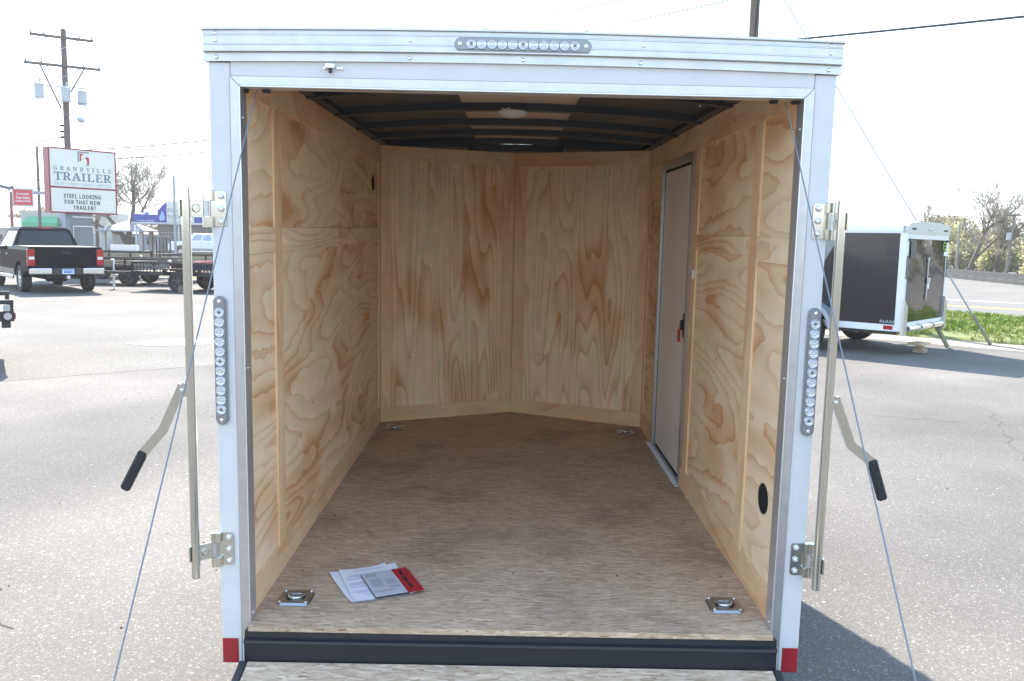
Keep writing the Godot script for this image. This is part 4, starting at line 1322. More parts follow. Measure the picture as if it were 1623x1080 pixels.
func wood_mass(called: String, label: String, a: Vector3, b: Vector3, deep: float, h0: float, h1: float, count: int, cols: Array, sd: int) -> void:
	# a far strip of undergrowth and crowns that reads as one mass: sprays of small leaves and twigs
	var g := RandomNumberGenerator.new()
	g.seed = sd
	var sp := MB.new()
	for k in 9:
		var c := V(g.randf_range(-1, 1), g.randf_range(-1, 1), g.randf_range(-1, 1)) * 0.42
		var u := V(g.randf_range(-1, 1), g.randf_range(-1, 1), g.randf_range(-1, 1)).normalized() * g.randf_range(0.08, 0.16)
		var w := u.cross(V(g.randf_range(-1, 1), g.randf_range(-1, 1), g.randf_range(-1, 1)).normalized()).normalized() * u.length() * 0.7
		sp.quad(c - u, c + w, c + u, c - w)
	for k in 2:
		var c := V(g.randf_range(-1, 1), 0, g.randf_range(-1, 1)) * 0.3
		sp.tube([c - V(0, 0.5, 0), c + V(g.randf_range(-0.2, 0.2), 0.5, 0.1)], 0.012, 3, false)
	var mm := MultiMesh.new()
	mm.transform_format = MultiMesh.TRANSFORM_3D
	mm.use_colors = true
	mm.mesh = sp.mesh()
	var top := fnl(sd, 0.11, 4)
	var tone := fnl(sd + 5, 0.22, 2)
	mm.instance_count = count
	var along := (b - a).normalized()
	var across := V(-along.z, 0, along.x)
	for k in count:
		var s := g.randf()
		var d := g.randf_range(-0.5, 0.5) * deep
		var p := a.lerp(b, s) + across * d
		var hm := lerpf(h0, h1, clampf(0.5 + 1.3 * top.get_noise_2d(p.x, p.z * 0.5), 0, 1))
		p.y = hm * (1.0 - pow(g.randf(), 1.5))
		var q := clampf(0.5 + 0.9 * tone.get_noise_3d(p.x, p.y * 1.5, p.z), 0.0, 0.999) * (cols.size() - 1)
		var c: Color = cols[int(q)]
		c = c.lerp(cols[int(q) + 1], q - int(q))
		mm.set_instance_transform(k, Transform3D(Basis(Vector3.UP, g.randf() * TAU).scaled(Vector3.ONE * g.randf_range(0.7, 1.3)), p))
		mm.set_instance_color(k, c)
	var o := MultiMeshInstance3D.new()
	o.name = called
	o.multimesh = mm
	if not M.has("mass"):
		M.mass = leaves(1, 1, 1)
		M.mass.vertex_color_use_as_albedo = true
	o.material_override = M.mass
	tag(o, label, "woodland")
	o.set_meta("kind", "stuff")
	add_child(o)

func trees() -> void:
	var yellow := leaves(0.20, 0.175, 0.065)
	var lime := leaves(0.155, 0.165, 0.065)
	var rust := leaves(0.19, 0.115, 0.07)
	var bloom := leaves(0.55, 0.50, 0.40)
	var bud := leaves(0.17, 0.145, 0.085)
	var greytwig := mat(0.25, 0.215, 0.18, 0.95)
	# left background
	tree("tall bare tree with two spreading stems in front of the low shelter", -35.1, -77.0, 8.2, 0.30, 3, null, {"twig": greytwig, "stems": [[[V(0, 0, 0), V(-0.15, 1.2, 0), V(0.35, 2.6, 0.1), V(0.6, 4.4, 0.2), V(0.5, 6.0, 0.1)], [0.34, 0.28, 0.22, 0.16, 0.09], 6], [[V(-0.1, 0.4, 0), V(-0.7, 2.0, 0.2), V(-1.7, 3.2, 0.3), V(-2.4, 4.6, 0.2), V(-2.6, 5.9, 0.3)], [0.24, 0.20, 0.16, 0.11, 0.07], 5], [[V(0.4, 2.6, 0.1), V(1.3, 4.0, -0.2), V(2.0, 5.6, -0.3)], [0.15, 0.11, 0.07], 5], [[V(-0.5, 1.6, 0.1), V(-2.0, 2.2, 0.3), V(-3.6, 3.0, 0.5), V(-4.2, 3.9, 0.4)], [0.14, 0.11, 0.08, 0.05], 4]]})
	tree("slender forked tree with pale blossom just right of the dealer sign", -38.6, -78.0, 8.0, 0.17, 8, bloom, {"twig": greytwig, "dir": V(0.12, 1, 0), "kids": [6, 5, 4, 3], "height": 0.5, "angle": 0.45, "leaves": 4, "leaf": 0.07})
	tree("narrow upright bare tree above the flooring shop's board", -30.2, -88.0, 9.0, 0.16, 12, bud, {"angle": 0.35, "height": 0.55, "first": 0.3, "leaves": 1})
	tree("second upright bare tree above the shop roof, beside the upright one", -27.6, -90.0, 8.0, 0.15, 14, bud, {"angle": 0.4, "height": 0.55, "first": 0.3, "leaves": 1})
	var k := 0
	for e in [[-54.5, -100.0, 5.0], [-51.5, -102.0, 4.6], [-48.8, -100.0, 5.2], [-46.0, -101.0, 4.8]]:
		tree("rust-brown budding tree behind the low grey-blue building, %s from the left" % ["first", "second", "third", "fourth"][k], e[0], e[1], e[2], 0.13, 20 + k, rust, {"kids": [6, 5, 4, 3], "first": 0.15, "height": 0.5, "leaves": 7, "leaf": 0.11, "spread_leaf": 0.3, "thin": 0.02})
		k += 1
	k = 0
	for e in [[-54.0, -84.0, 3.0], [-56.5, -86.0, 4.0], [-51.8, -80.0, 2.6]]:
		tree(["bushy brown tree nearest the lamp at the far left", "taller brown tree at the very left edge", "low brown bush tree just left of the small red sign's pole"][k], e[0], e[1], e[2], 0.10, 30 + k, rust, {"kids": [6, 5, 4, 3], "first": 0.1, "height": 0.5, "leaves": 6, "leaf": 0.10, "spread_leaf": 0.25, "thin": 0.018})
		k += 1
	# right background
	tree("bare tree leaning right with a long second stem, over the far fence", 32.2, -57.6, 5.3, 0.25, 41, bud, {"twig": greytwig, "kids": [5, 4, 3, 3], "leaves": 1, "leaf": 0.04, "shrink": 0.6, "stems": [[[V(0, 0, 0), V(0.30, 1.0, 0), V(0.75, 2.2, 0), V(1.05, 3.1, 0), V(1.55, 3.7, 0.1), V(2.3, 3.9, 0.1)], [0.17, 0.14, 0.12, 0.10, 0.07, 0.04], 3], [[V(0.33, 1.1, 0), V(1.1, 1.9, 0.1), V(2.0, 2.9, 0.2), V(2.2, 3.7, 0.2)], [0.09, 0.075, 0.06, 0.04], 2], [[V(0.95, 2.9, 0), V(0.9, 3.6, -0.1), V(0.6, 4.5, -0.1)], [0.08, 0.06, 0.03], 4], [[V(1.05, 3.1, 0), V(1.35, 4.2, 0.1), V(1.7, 5.0, 0.1)], [0.07, 0.05, 0.03], 4]]})
	tree("thin dark bare tree between the leaning tree and the transformer pole", 34.6, -58.5, 3.6, 0.11, 43, bud, {"twig": greytwig, "leaves": 2, "stems": [[[V(0, 0, 0), V(0.05, 0.9, 0), V(0.35, 1.9, 0), V(0.30, 2.6, 0), V(0.5, 3.3, 0)], [0.11, 0.09, 0.08, 0.06, 0.03], 4], [[V(0.05, 0.7, 0), V(0.5, 1.5, 0.1), V(0.7, 2.3, 0.1)], [0.07, 0.05, 0.03], 4]]})
	tree("tall rounded bare tree showing over the dark trailer's roof corner", 33.4, -66.0, 6.3, 0.2, 44, bud, {"twig": greytwig, "leaves": 1, "height": 0.5, "first": 0.45, "thin": 0.018})
	tree("reddish bare tree at the right edge above the yellow trees", 38.0, -58.0, 7.2, 0.2, 45, rust, {"leaves": 2, "height": 0.5, "thin": 0.018})
	tree("bare treetop far behind the white trailer's right post", 26.6, -70.0, 6.6, 0.18, 46, bud, {"twig": greytwig, "leaves": 1, "height": 0.5, "thin": 0.018})
	k = 0
	for e in [[30.6, -62.0, 4.3, lime, 1.0], [33.4, -63.5, 4.6, yellow, 1.1], [36.0, -62.0, 4.4, lime, 1.0], [38.8, -60.0, 5.4, yellow, 1.1], [34.6, -51.0, 4.6, yellow, 1.05], [31.8, -49.5, 1.9, bud, 0.7], [35.6, -67.5, 5.0, lime, 1.1], [32.6, -60.5, 2.6, bud, 1.0], [35.2, -59.5, 2.6, lime, 1.0], [30.0, -57.5, 2.0, bud, 0.8]]:
		tree(["lime-green leafing tree right beside the dark trailer", "yellow-green tree behind the leaning tree", "lime-green tree behind the transformer pole", "large yellow tree toward the right edge", "bushy golden tree in front at the right edge, by the fence", "small brown shrub tree against the fence under the golden tree", "far green crown between the yellow trees", "low brownish shrub tree at the foot of the leaning tree", "low green shrub tree at the foot of the transformer pole", "low brown shrub tree between the slim pale pole and the dark trailer"][k], e[0], e[1], e[2], 0.12, 50 + k, e[3], {"kids": [9, 6, 4, 3], "first": 0.05, "height": 0.42, "angle": 1.05, "bend": 0.2, "leaves": 9 if k != 5 else 4, "leaf": 0.10, "spread_leaf": 0.42 * e[4], "thin": 0.012})
		k += 1
	# more of the wood beyond the road on the right: the dark trailer's doors mirror it
	k = 0
	for e in [[44.0, -47.0], [48.0, -40.0], [53.0, -34.5], [47.0, -52.0], [57.0, -42.0], [60.0, -29.0], [63.0, -35.0]]:
		tree("broad leafing tree across the road, %s going right out of the picture" % ["first", "second", "third", "fourth", "fifth", "sixth", "seventh"][k], e[0], e[1], 8.5, 0.22, 70 + k, lime if k % 2 else yellow, {"kids": [7, 6, 4, 3], "first": 0.1, "height": 0.5, "angle": 0.95, "leaves": 6, "leaf": 0.22, "spread_leaf": 0.7, "thin": 0.02})
		k += 1
	wood_mass("far_wood", "far spring wood closing the view beyond the fence on the right", V(39.5, 0, -80), V(70, 0, -60), 9.0, 1.2, 4.7, 8000, [Color(0.12, 0.135, 0.045), Color(0.17, 0.15, 0.05), Color(0.15, 0.12, 0.07), Color(0.19, 0.15, 0.07)], 7)
	wood_mass("far_scrub", "rust-brown scrub and young trees far behind the buildings on the left", V(-86, 0, -100), V(-30, 0, -112), 8.0, 1.4, 4.4, 7000, [Color(0.17, 0.10, 0.06), Color(0.22, 0.13, 0.075), Color(0.16, 0.13, 0.08), Color(0.21, 0.17, 0.11)], 9)

func vehicles() -> void:
	var black := mat(0.006, 0.007, 0.012, 0.09, 0.0, 0.12)
	black.clearcoat_enabled = true
	black.clearcoat = 0.0
	black.clearcoat_roughness = 0.04
	M.bumper = mat(0.60, 0.59, 0.55, 0.2, 0.8)
	M.side_glass = mat(0.30, 0.35, 0.40, 0.08, 0.4)
	pickup("black crew-cab pickup truck parked at an angle, seen from its left rear", at(-13.55, 0.0, -23.06, 0.71), black, mat(0.02, 0.02, 0.022, 0.3))
	var wp := mat(0.70, 0.71, 0.72, 0.25)
	var far := pickup("white pickup truck far off in front of the flooring shop", at(-23.5, 0.0, -69.6, PI / 2 + 0.15), wp, mat(0.25, 0.26, 0.28, 0.4))
	obj("bed_cap", MB.new().bx(-0.85, 0.85, 1.35, 1.80, -0.98, 1.1, 0.08), wp, far)
	var steel := mat(0.016, 0.017, 0.019, 0.4)
	var red := mat(0.36, 0.015, 0.045, 0.35)
	var grp := "open trailers parked in the lot behind the pickup"
	utility_trailer("black open trailer directly behind the pickup's right side, pale board sides", at(-14.9, 0, -27.4, 0.06), 3.5, 1.7, steel, 0.93, 0.0, true, grp)
	utility_trailer("long black open trailer with a tall barred gate standing at its end", at(-18.0, 0, -31.6, 0.03), 4.1, 1.9, steel, 1.07, 1.15, true, grp)
	utility_trailer("black open trailer with pale side boards in the back row, left of the lock rod", at(-13.0, 0, -30.2, 0.0), 5.2, 1.9, steel, 1.04, 1.12, true, grp)
	var mesh_sided := utility_trailer("black trailer with perforated front panel and its jack standing foremost in the row", at(-11.55, 0, -24.6, -0.10), 2.9, 1.6, steel, 0.92, 0.0, false, grp)
	# perforated panel: bars crossing, with red and blue boards showing through it
	var pf := MB.new()
	for k in 26:
		var x := 0.08 + k * 0.108
		pf.bar(V(x, 0.64, 0.83), V(x + 0.10, 0.86, 0.83), 0.06, 0.012)
		pf.bar(V(x + 0.10, 0.64, 0.83), V(x, 0.86, 0.83), 0.06, 0.012)
	obj("perforated_panel", pf, steel, mesh_sided)
	obj("red_board", MB.new().bx(1.25, 1.75, 0.64, 0.86, 0.74, 0.76), mat(0.30, 0.02, 0.04, 0.5), mesh_sided)
	obj("blue_board", MB.new().bx(1.76, 2.60, 0.70, 0.86, 0.74, 0.76), mat(0.04, 0.09, 0.28, 0.5), mesh_sided)
	utility_trailer("red open trailer showing between the lock rod and the white trailer's post", at(-9.75, 0, -24.7, 0.0), 3.6, 1.7, red, 0.94, 0.0, false, grp)
	var near := utility_trailer("nearest open trailer, its black rear corner with a round lamp reaching in at left", at(-10.49, 0.0, -6.63, 0.55), 4.4, 1.8, steel, 0.90, 0.0, false, grp, 0.63)
	obj("round_lamp", MB.new().tube([V(4.33, 0.695, 0.926), V(4.33, 0.695, 0.936)], 0.045, 16), mat(0.45, 0.40, 0.42, 0.3), near)
	obj("corner_plate", MB.new().bx(4.28, 4.36, 0.761, 0.84, 0.93, 0.95, 0.004), mat(0.35, 0.36, 0.33, 0.5), near)
	obj("prop_foot", MB.new().bx(4.26, 4.36, 0.55, 0.629, 0.84, 0.94, 0.006), M.black, near)
	var st := thing("white_board_stack", "short stack of white panels standing on the lot behind the black trailers", "panels", at(-16.3, 0, -34.0))
	for k in 4:
		obj("panel", MB.new().bx(-0.55, 0.55, 0.05, 1.28, k * 0.07, k * 0.07 + 0.05, 0.005), mat(0.72, 0.72, 0.74, 0.5), st)
	tag(obj("wood_chock", MB.new().bx(-10.05, -9.70, 0.004, 0.20, -23.6, -23.35, 0.01), mat(0.16, 0.12, 0.09, 0.8)), "dark wood chock block on the ground before the red trailer", "block")

# ---------------------------------------------------------------- white cargo trailer
func board(called: String, x0: float, x1: float, y0: float, y1: float, z0: float, z1: float, m: Material, parent: Node, xf := Transform3D.IDENTITY, swap := false) -> MeshInstance3D:
	var b := MB.new()
	b.xf = xf
	b.swap = swap
	# keep each piece inside one veneer print, so that no joint of the print shows
	var lo := Vector2(z0 if absf(x1 - x0) < absf(z1 - z0) else x0, y0)
	if absf(x1 - x0) < absf(z1 - z0):
		lo.x = minf(z0, z1)
	else:
		lo.x = minf(x0, x1)
	var room := Vector2(2.5 - maxf(absf(x1 - x0), absf(z1 - z0)), 2.5 - absf(y1 - y0))
	b.uo = -lo + Vector2(maxf(0.0, room.x) * rng.randf(), maxf(0.0, room.y) * rng.randf())
	b.bx(x0, x1, y0, y1, z0, z1, 0.0012)
	return obj(called, b, m, parent)

func led_bar(parent: Node, xf: Transform3D) -> void:
	# length along x, faces +z
	var l := obj("tail_light", MB.new(), M.lamp_body, parent) if false else Node3D.new()
	l.name = numbered(parent, "tail_light")
	parent.add_child(l, true)
	l.transform = xf
	var half := 0.2005
	var r := 0.0195
	for step in [[r, 0.0, 0.010], [r - 0.004, 0.010, 0.014]]:
		var pl := PackedVector2Array()
		for k in 25:
			var a := -PI / 2 + PI * k / 12.0 if k < 13 else PI / 2 + PI * (k - 13) / 11.0
			var cx := half - r if k < 13 else -(half - r)
			pl.append(Vector2(cx + cos(a) * step[0], sin(a) * step[0]))
		var b := MB.new().prism(pl, step[1], step[2])
		obj("housing", b, M.lamp_body, l)
	var lens := MB.new()
	lens.lathe([Vector2(0.0146, 0.0), Vector2(0.0146, 0.004), Vector2(0.0135, 0.0055), Vector2(0.0105, 0.0045), Vector2(0.0085, 0.006), Vector2(0.006, 0.0055), Vector2(0.0045, 0.0042), Vector2(0.0, 0.0042)], 22)
	var lm := lens.mesh()
	var core := MB.new().lathe([Vector2(0.0034, 0.0042), Vector2(0.0034, 0.0062), Vector2(0.002, 0.0072), Vector2(0.0, 0.0074)], 10).mesh()
	for k in 11:
		var o := put("lens", lm, M.lens, l, Transform3D(Basis(Vector3.RIGHT, PI / 2), V((k - 5) * 0.0302, 0, 0.014)))
		if not M.has("core"):
			M.core = mat(0.10, 0.10, 0.11, 0.15)
		obj("reflector_core", core, M.core if k % 5 == 0 else M.lens_core, l).transform = o.transform
	var sc := MB.new().lathe([Vector2(0.0062, 0.0), Vector2(0.0056, 0.003), Vector2(0.0025, 0.0036), Vector2(0.0024, 0.001), Vector2(0, 0.001)], 12).mesh()
	for s in [-1, 1]:
		put("screw", sc, M.bolt, l, Transform3D(Basis(Vector3.RIGHT, PI / 2), V(s * 0.184, 0, 0.014)))

func bolt_mesh(r: float, h: float) -> ArrayMesh:
	return MB.new().lathe([Vector2(r, 0), Vector2(r, h * 0.3), Vector2(r * 0.8, h * 0.8), Vector2(r * 0.42, h), Vector2(r * 0.36, h), Vector2(r * 0.3, h * 0.55), Vector2(0, h * 0.55)], 14).mesh()

func wheel(parent: Node, xf: Transform3D, r: float, w: float, spokes := 5, rim_mat: Material = null) -> void:
	# axle along x, outer face towards +x
	var h := Node3D.new()
	h.name = numbered(parent, "wheel")
	parent.add_child(h, true)
	h.transform = xf
	var rr := r * 0.6
	var b := MB.new()
	b.xf = Transform3D(Basis(Vector3.FORWARD, PI / 2), Vector3.ZERO)
	b.lathe([Vector2(rr, -w / 2), Vector2(r * 0.86, -w / 2), Vector2(r * 0.96, -w * 0.44), Vector2(r, -w * 0.3), Vector2(r, w * 0.3), Vector2(r * 0.96, w * 0.44), Vector2(r * 0.86, w / 2), Vector2(rr, w * 0.46), Vector2(rr * 0.98, w * 0.2), Vector2(rr * 0.98, -w / 2)], 32)
	obj("tyre", b, M.rubber, h)
	var d := MB.new()
	d.xf = b.xf
	d.lathe([Vector2(rr * 0.98, w * 0.42), Vector2(rr * 0.88, w * 0.40), Vector2(rr * 0.86, w * 0.05), Vector2(0, w * 0.05)], 28)
	d.lathe([Vector2(rr * 0.3, w * 0.1), Vector2(rr * 0.28, w * 0.4), Vector2(rr * 0.15, w * 0.44), Vector2(0, w * 0.44)], 16)
	d.xf = Transform3D.IDENTITY
	for k in spokes:
		var a := TAU * k / spokes
		d.bar(V(w * 0.33, 0, 0), V(w * 0.36, cos(a) * rr * 0.9, sin(a) * rr * 0.9), rr * 0.26, w * 0.12, 0.006, Vector3.RIGHT)
	obj("rim", d, rim_mat if rim_mat else M.alu, h)

func tie_down(parent: Node, x: float, z: float) -> void:
	var h := Node3D.new()
	h.name = numbered(parent, "tie_down_ring")
	parent.add_child(h, true)
	h.position = V(x, 0.48, z)
	# a pressed plate with a round pan sunk in it, built as rings of points from the pan's middle to the square rim
	var b := MB.new()
	var rows := []
	for st in [[0.0, 0.0008], [0.024, 0.0008], [0.035, 0.0075], [0.040, 0.0085], [-0.052, 0.0085], [-0.057, 0.001]]:
		var row := []
		for k in 41:
			var a := TAU * k / 40.0
			var rad: float = st[0]
			if rad < 0.0:
				var c := maxf(absf(cos(a)), absf(sin(a)))
				rad = minf(-rad / c, -rad * 1.26)
			row.append(V(cos(a) * rad, st[1], sin(a) * rad))
		rows.append(row)
	b.loft(rows)
	obj("plate", b, M.plate, h)
	var ring := []
	for k in 13:
		var a := PI * k / 12.0
		ring.append(V(cos(a) * 0.025, 0.007 + sin(a) * 0.005, -0.014 + sin(a) * 0.034))
	obj("ring", MB.new().tube(ring, 0.005, 8), M.bolt, h)
	obj("strap", MB.new().bx(-0.020, 0.020, 0.001, 0.015, -0.024, -0.010, 0.002), M.plate, h)
	var bm := bolt_mesh(0.0055, 0.004)
	for s in [[-1, -1], [-1, 1], [1, -1], [1, 1]]:
		put("screw", bm, M.bolt, h, Transform3D(Basis.IDENTITY, V(s[0] * 0.044, 0.0085, s[1] * 0.044)))

func hinge(parent: Node, s: float, yc: float, rod: Vector3) -> void:
	var h := Node3D.new()
	h.name = numbered(parent, "hinge")
	parent.add_child(h, true)
	h.position = V(0, yc, 0)
	var pl := PackedVector2Array([Vector2(s * 0.889, -0.052), Vector2(s * 0.884, -0.046), Vector2(s * 0.884, 0.046), Vector2(s * 0.889, 0.052), Vector2(s * 0.934, 0.052), Vector2(s * 0.934, -0.052)])
	obj("plate", MB.new().prism(pl, 0.001, 0.005), M.zinc, h)
	var bm := bolt_mesh(0.0098, 0.009)
	for k in 3:
		put("bolt", bm, M.bolt, h, Transform3D(Basis(Vector3.RIGHT, PI / 2), V(s * 0.899, (k - 1) * 0.038, 0.005)))
	var kx := s * 0.943
	for g in [[-0.056, -0.024], [0.024, 0.056]]:
		obj("knuckle", MB.new().tube([V(kx, g[0], 0.012), V(kx, g[1], 0.012)], 0.0105, 14), M.zinc, h)
		obj("knuckle_leaf", MB.new().bx(s * 0.922, kx, g[0], g[1], 0.0055, 0.0205, 0.001), M.zinc, h)
	obj("knuckle", MB.new().tube([V(kx, -0.023, 0.012), V(kx, 0.023, 0.012)], 0.0105, 14), M.alu, h)
	var a := V(kx, 0, 0.014)
	var e := V(rod.x, 0, rod.z)
	var d := (e - a).normalized()
	var arm := MB.new()
	arm.xf = Transform3D(Basis(d, Vector3.UP, d.cross(Vector3.UP)), a)
	var ln := (e - a).length()
	arm.bx(0.004, ln + 0.005, -0.026, 0.026, -0.002, 0.002, 0.0005)
	obj("arm", arm, M.zinc, h)
	var dim := MB.new()
	var out := d.cross(Vector3.UP)
	if out.z < 0:
		out = -out
	dim.xf = Transform3D(Basis(Vector3.UP, out, Vector3.UP.cross(out)), a + d * ln * 0.5 + out * 0.002)
	dim.lathe([Vector2(0.013, 0.0), Vector2(0.010, 0.0035), Vector2(0.005, 0.0035), Vector2(0.0045, 0.001), Vector2(0, 0.001)], 18)
	obj("dimple", dim, M.zinc, h)
	obj("rod_clip", MB.new().bx(rod.x + s * 0.012, rod.x + s * 0.017, -0.025, 0.025, rod.z - 0.014, rod.z + 0.014, 0.001), M.zinc, h)

func white_trailer() -> void:
	var t := thing("cargo_trailer", "white enclosed cargo trailer with its rear ramp lowered, plywood lined inside", "cargo trailer", T)
	# ---- rear frame
	for s in [-1.0, 1.0]:
		obj("rear_post", MB.new().bx(s * 0.8665, s * 0.930, 0.337, 2.2165, -0.06, 0.0, 0.0025), M.white, t)
		obj("post_foot", MB.new().bx(s * 0.849, s * 0.8655, 0.345, 0.428, -0.06, -0.001, 0.001), M.white, t)
		# trim: a face strip and the return into the opening
		var face := PackedVector2Array([Vector2(s * 0.841, 0.43), Vector2(s * 0.8655, 0.425), Vector2(s * 0.8655, 2.1755), Vector2(s * 0.841, 2.151)])
		obj("door_trim", MB.new().prism(face, -0.002, 0.0045), M.alu, t)
		obj("door_jamb", MB.new().bx(s * 0.836, s * 0.8405, 0.43, 2.150, -0.058, 0.006, 0.001), M.alu_dull, t)
		obj("reflector", MB.new().bx(s * 0.878, s * 0.9285, 0.338, 0.421, 0.0005, 0.003, 0.001), M.red, t)
		var rv := bolt_mesh(0.004, 0.003)
		for y in [0.50, 1.30, 2.06]:
			put("screw", rv, M.bolt, t, Transform3D(Basis(Vector3.BACK, s * PI / 2), V(s * 0.8358, y, -0.02)))
	obj("rear_header", MB.new().bx(-0.865, 0.865, 2.1775, 2.2400, -0.06, -0.0005, 0.0015), M.white, t)
	obj("door_trim", MB.new().prism(PackedVector2Array([Vector2(-0.864, 2.1765), Vector2(0.864, 2.1765), Vector2(0.840, 2.152), Vector2(-0.840, 2.152)]), -0.002, 0.0045), M.alu, t)
	obj("door_jamb", MB.new().bx(-0.835, 0.835, 2.1465, 2.1515, -0.058, 0.006, 0.001), M.alu_dull, t)
	# ---- roof cap: an aluminium extrusion with ribs, slightly arched
	var prof := [V(0, 2.218, -0.06), V(0, 2.2165, 0.010), V(0, 2.2195, 0.010), V(0, 2.2205, 0.004), V(0, 2.242, 0.004), V(0, 2.2435, 0.021), V(0, 2.248, 0.021), V(0, 2.2495, 0.012), V(0, 2.262, 0.012), V(0, 2.263, 0.0135), V(0, 2.266, 0.0135), V(0, 2.267, 0.012), V(0, 2.289, 0.012), V(0, 2.290, 0.0135), V(0, 2.293, 0.0135), V(0, 2.294, 0.012), V(0, 2.303, 0.012), V(0, 2.3045, 0.022), V(0, 2.3105, 0.022), V(0, 2.312, 0.010), V(0, 2.312, -0.06)]
	var rows := []
	for k in 21:
		var x := -0.940 + 1.880 * k / 20.0
		var row := []
		for p in prof:
			row.append(p + V(x, 0.011 * (1.0 - x * x / 0.8836), 0))
		rows.append(row)
	var cap := MB.new().loft(rows)
	for e in [0, 20]:
		for k in prof.size() - 2:
			cap.trio(rows[e][0] * 0.5 + rows[e][20] * 0.5, rows[e][k], rows[e][k + 1], V(-1 if e == 0 else 1, 0, 0))
	obj("roof_cap", cap, M.alu, t)
	var cb := bolt_mesh(0.0062, 0.004)
	var arch := func(x): return 0.011 * (1.0 - x * x / 0.8836)
	for p in [[-0.903, 2.231, 0.004], [-0.903, 2.277, 0.012], [-0.903, 2.297, 0.012], [-0.335, 2.231, 0.004], [-0.333, 2.279, 0.012], [0.0, 2.231, 0.004], [0.345, 2.231, 0.004], [0.352, 2.279, 0.012], [0.903, 2.231, 0.004], [0.903, 2.277, 0.012], [0.903, 2.297, 0.012]]:
		put("screw", cb, M.bolt, t, Transform3D(Basis(Vector3.RIGHT, PI / 2), V(p[0], p[1] - 0.002 + arch.call(p[0]), p[2])))
	led_bar(t, Transform3D(Basis.IDENTITY, V(-0.002, 2.278, 0.0125)))
	led_bar(t, Transform3D(Basis(Vector3.BACK, PI / 2), V(-0.9095, 1.325, 0.0005)))
	led_bar(t, Transform3D(Basis(Vector3.BACK, PI / 2), V(0.9085, 1.325, 0.0005)))
	# ---- hasp on the header
	var hp := Node3D.new()
	hp.name = "door_latch"
	t.add_child(hp, true)
	hp.position = V(-0.56, 2.207, 0)
	obj("plate", MB.new().bx(-0.022, 0.006, -0.004, 0.010, 0.0, 0.020, 0.002), M.chrome, hp)
	obj("hook", MB.new().bar(V(-0.008, -0.004, 0.012), V(-0.006, -0.017, 0.016), 0.009, 0.008, 0.001), M.black, hp)
	for x in [-0.026, 0.014, 0.024]:
		put("screw", cb, M.bolt, hp, Transform3D(Basis(Vector3.RIGHT, PI / 2), V(x, -0.002, 0.0)))
	# ---- hinges, rods, handles
	var rods := {-1.0: V(-0.989, 0, 0.050), 1.0: V(0.951, 0, 0.056)}
	var hp_pts := {-1.0: [V(-1.012, 1.243, 0.056), V(-1.077, 1.115, 0.056), V(-1.144, 1.037, 0.056), V(-1.203, 0.924, 0.056)], 1.0: [V(0.968, 1.245, 0.062), V(1.027, 1.111, 0.062), V(1.099, 1.055, 0.062), V(1.139, 0.938, 0.062)]}
	for s in [-1.0, 1.0]:
		var rod: Vector3 = rods[s]
		hinge(t, s, 1.788, rod)
		hinge(t, s, 0.722, rod)
		var r := Node3D.new()
		r.name = numbered(t, "lock_rod")
		t.add_child(r, true)
		obj("tube", MB.new().tube([rod + V(0, 0.646, 0), rod + V(0, 1.8475, 0)], 0.0135, 20), M.zinc, r)
		for y in [0.6455, 1.848]:
			obj("end_plug", MB.new().tube([rod + V(0, y - 0.001, 0), rod + V(0, y + 0.001, 0)], 0.0128, 16), M.dark, r)
		var h: Array = hp_pts[s]
		var hb := MB.new().prism(PackedVector2Array([Vector2(rod.x, 1.262), Vector2(rod.x, 1.222), Vector2(h[0].x - s * 0.004, 1.222), Vector2(h[0].x + s * 0.008, 1.229), Vector2(h[0].x + s * 0.013, 1.243), Vector2(h[0].x + s * 0.008, 1.257), Vector2(h[0].x - s * 0.004, 1.264)]), rod.z + 0.006, rod.z + 0.012)
		obj("handle_bracket", hb, M.zinc, r)
		put("bolt", bolt_mesh(0.006, 0.005), M.bolt, r, Transform3D(Basis(Vector3.RIGHT, PI / 2), V(h[0].x, h[0].y, rod.z + 0.012)))
		var off := V(0, 0, -0.006)
		# flat bar with one bend, drawn as an outline of constant width
		var c := [Vector2(h[0].x, h[0].y + 0.012), Vector2(h[1].x, h[1].y), Vector2(h[2].x, h[2].y)]
		var l := PackedVector2Array()
		var rr := PackedVector2Array()
		for k in 3:
			var d0: Vector2 = (c[mini(k + 1, 2)] - c[maxi(k, 0) if k < 2 else 1]).normalized()
			var d1: Vector2 = (c[k] - c[k - 1]).normalized() if k > 0 else d0
			var nn := (d0 + d1).normalized().orthogonal() * 0.0145
			l.append(c[k] + nn)
			rr.append(c[k] - nn)
		rr.reverse()
		l.append_array(rr)
		obj("handle", MB.new().prism(l, rod.z - 0.004, rod.z + 0.005), M.zinc, r)
		var gd: Vector3 = (h[3] - h[2]).normalized()
		obj("grip", MB.new().bar(h[2] + off - gd * 0.012, h[3] + off, 0.030, 0.020, 0.006, Vector3.BACK), M.rubber, r)
	# ---- ramp cables and their spring drums
	for s in [-1.0, 1.0]:
		var top := V(-0.802, 2.142, -0.045) if s < 0 else V(0.796, 2.142, -0.045)
		var low := V(-0.788, 0.03, 1.70) if s < 0 else V(0.80, 0.03, 1.70)
		obj("cable", MB.new().tube([top, low], 0.0020, 8), M.cable, t)
		var dm := MB.new()
		for x in [-0.036, 0.030]:
			dm.tube([top + V(x - 0.010, 0.010, 0), top + V(x + 0.010, 0.010, 0)], 0.016, 14)
		dm.tube([top + V(-0.05, 0.010, 0), top + V(0.05, 0.010, 0)], 0.006, 8)
		obj("spring_drum", dm, M.black, t)
	# ---- wood lining of the side walls
	var nz := -2.838
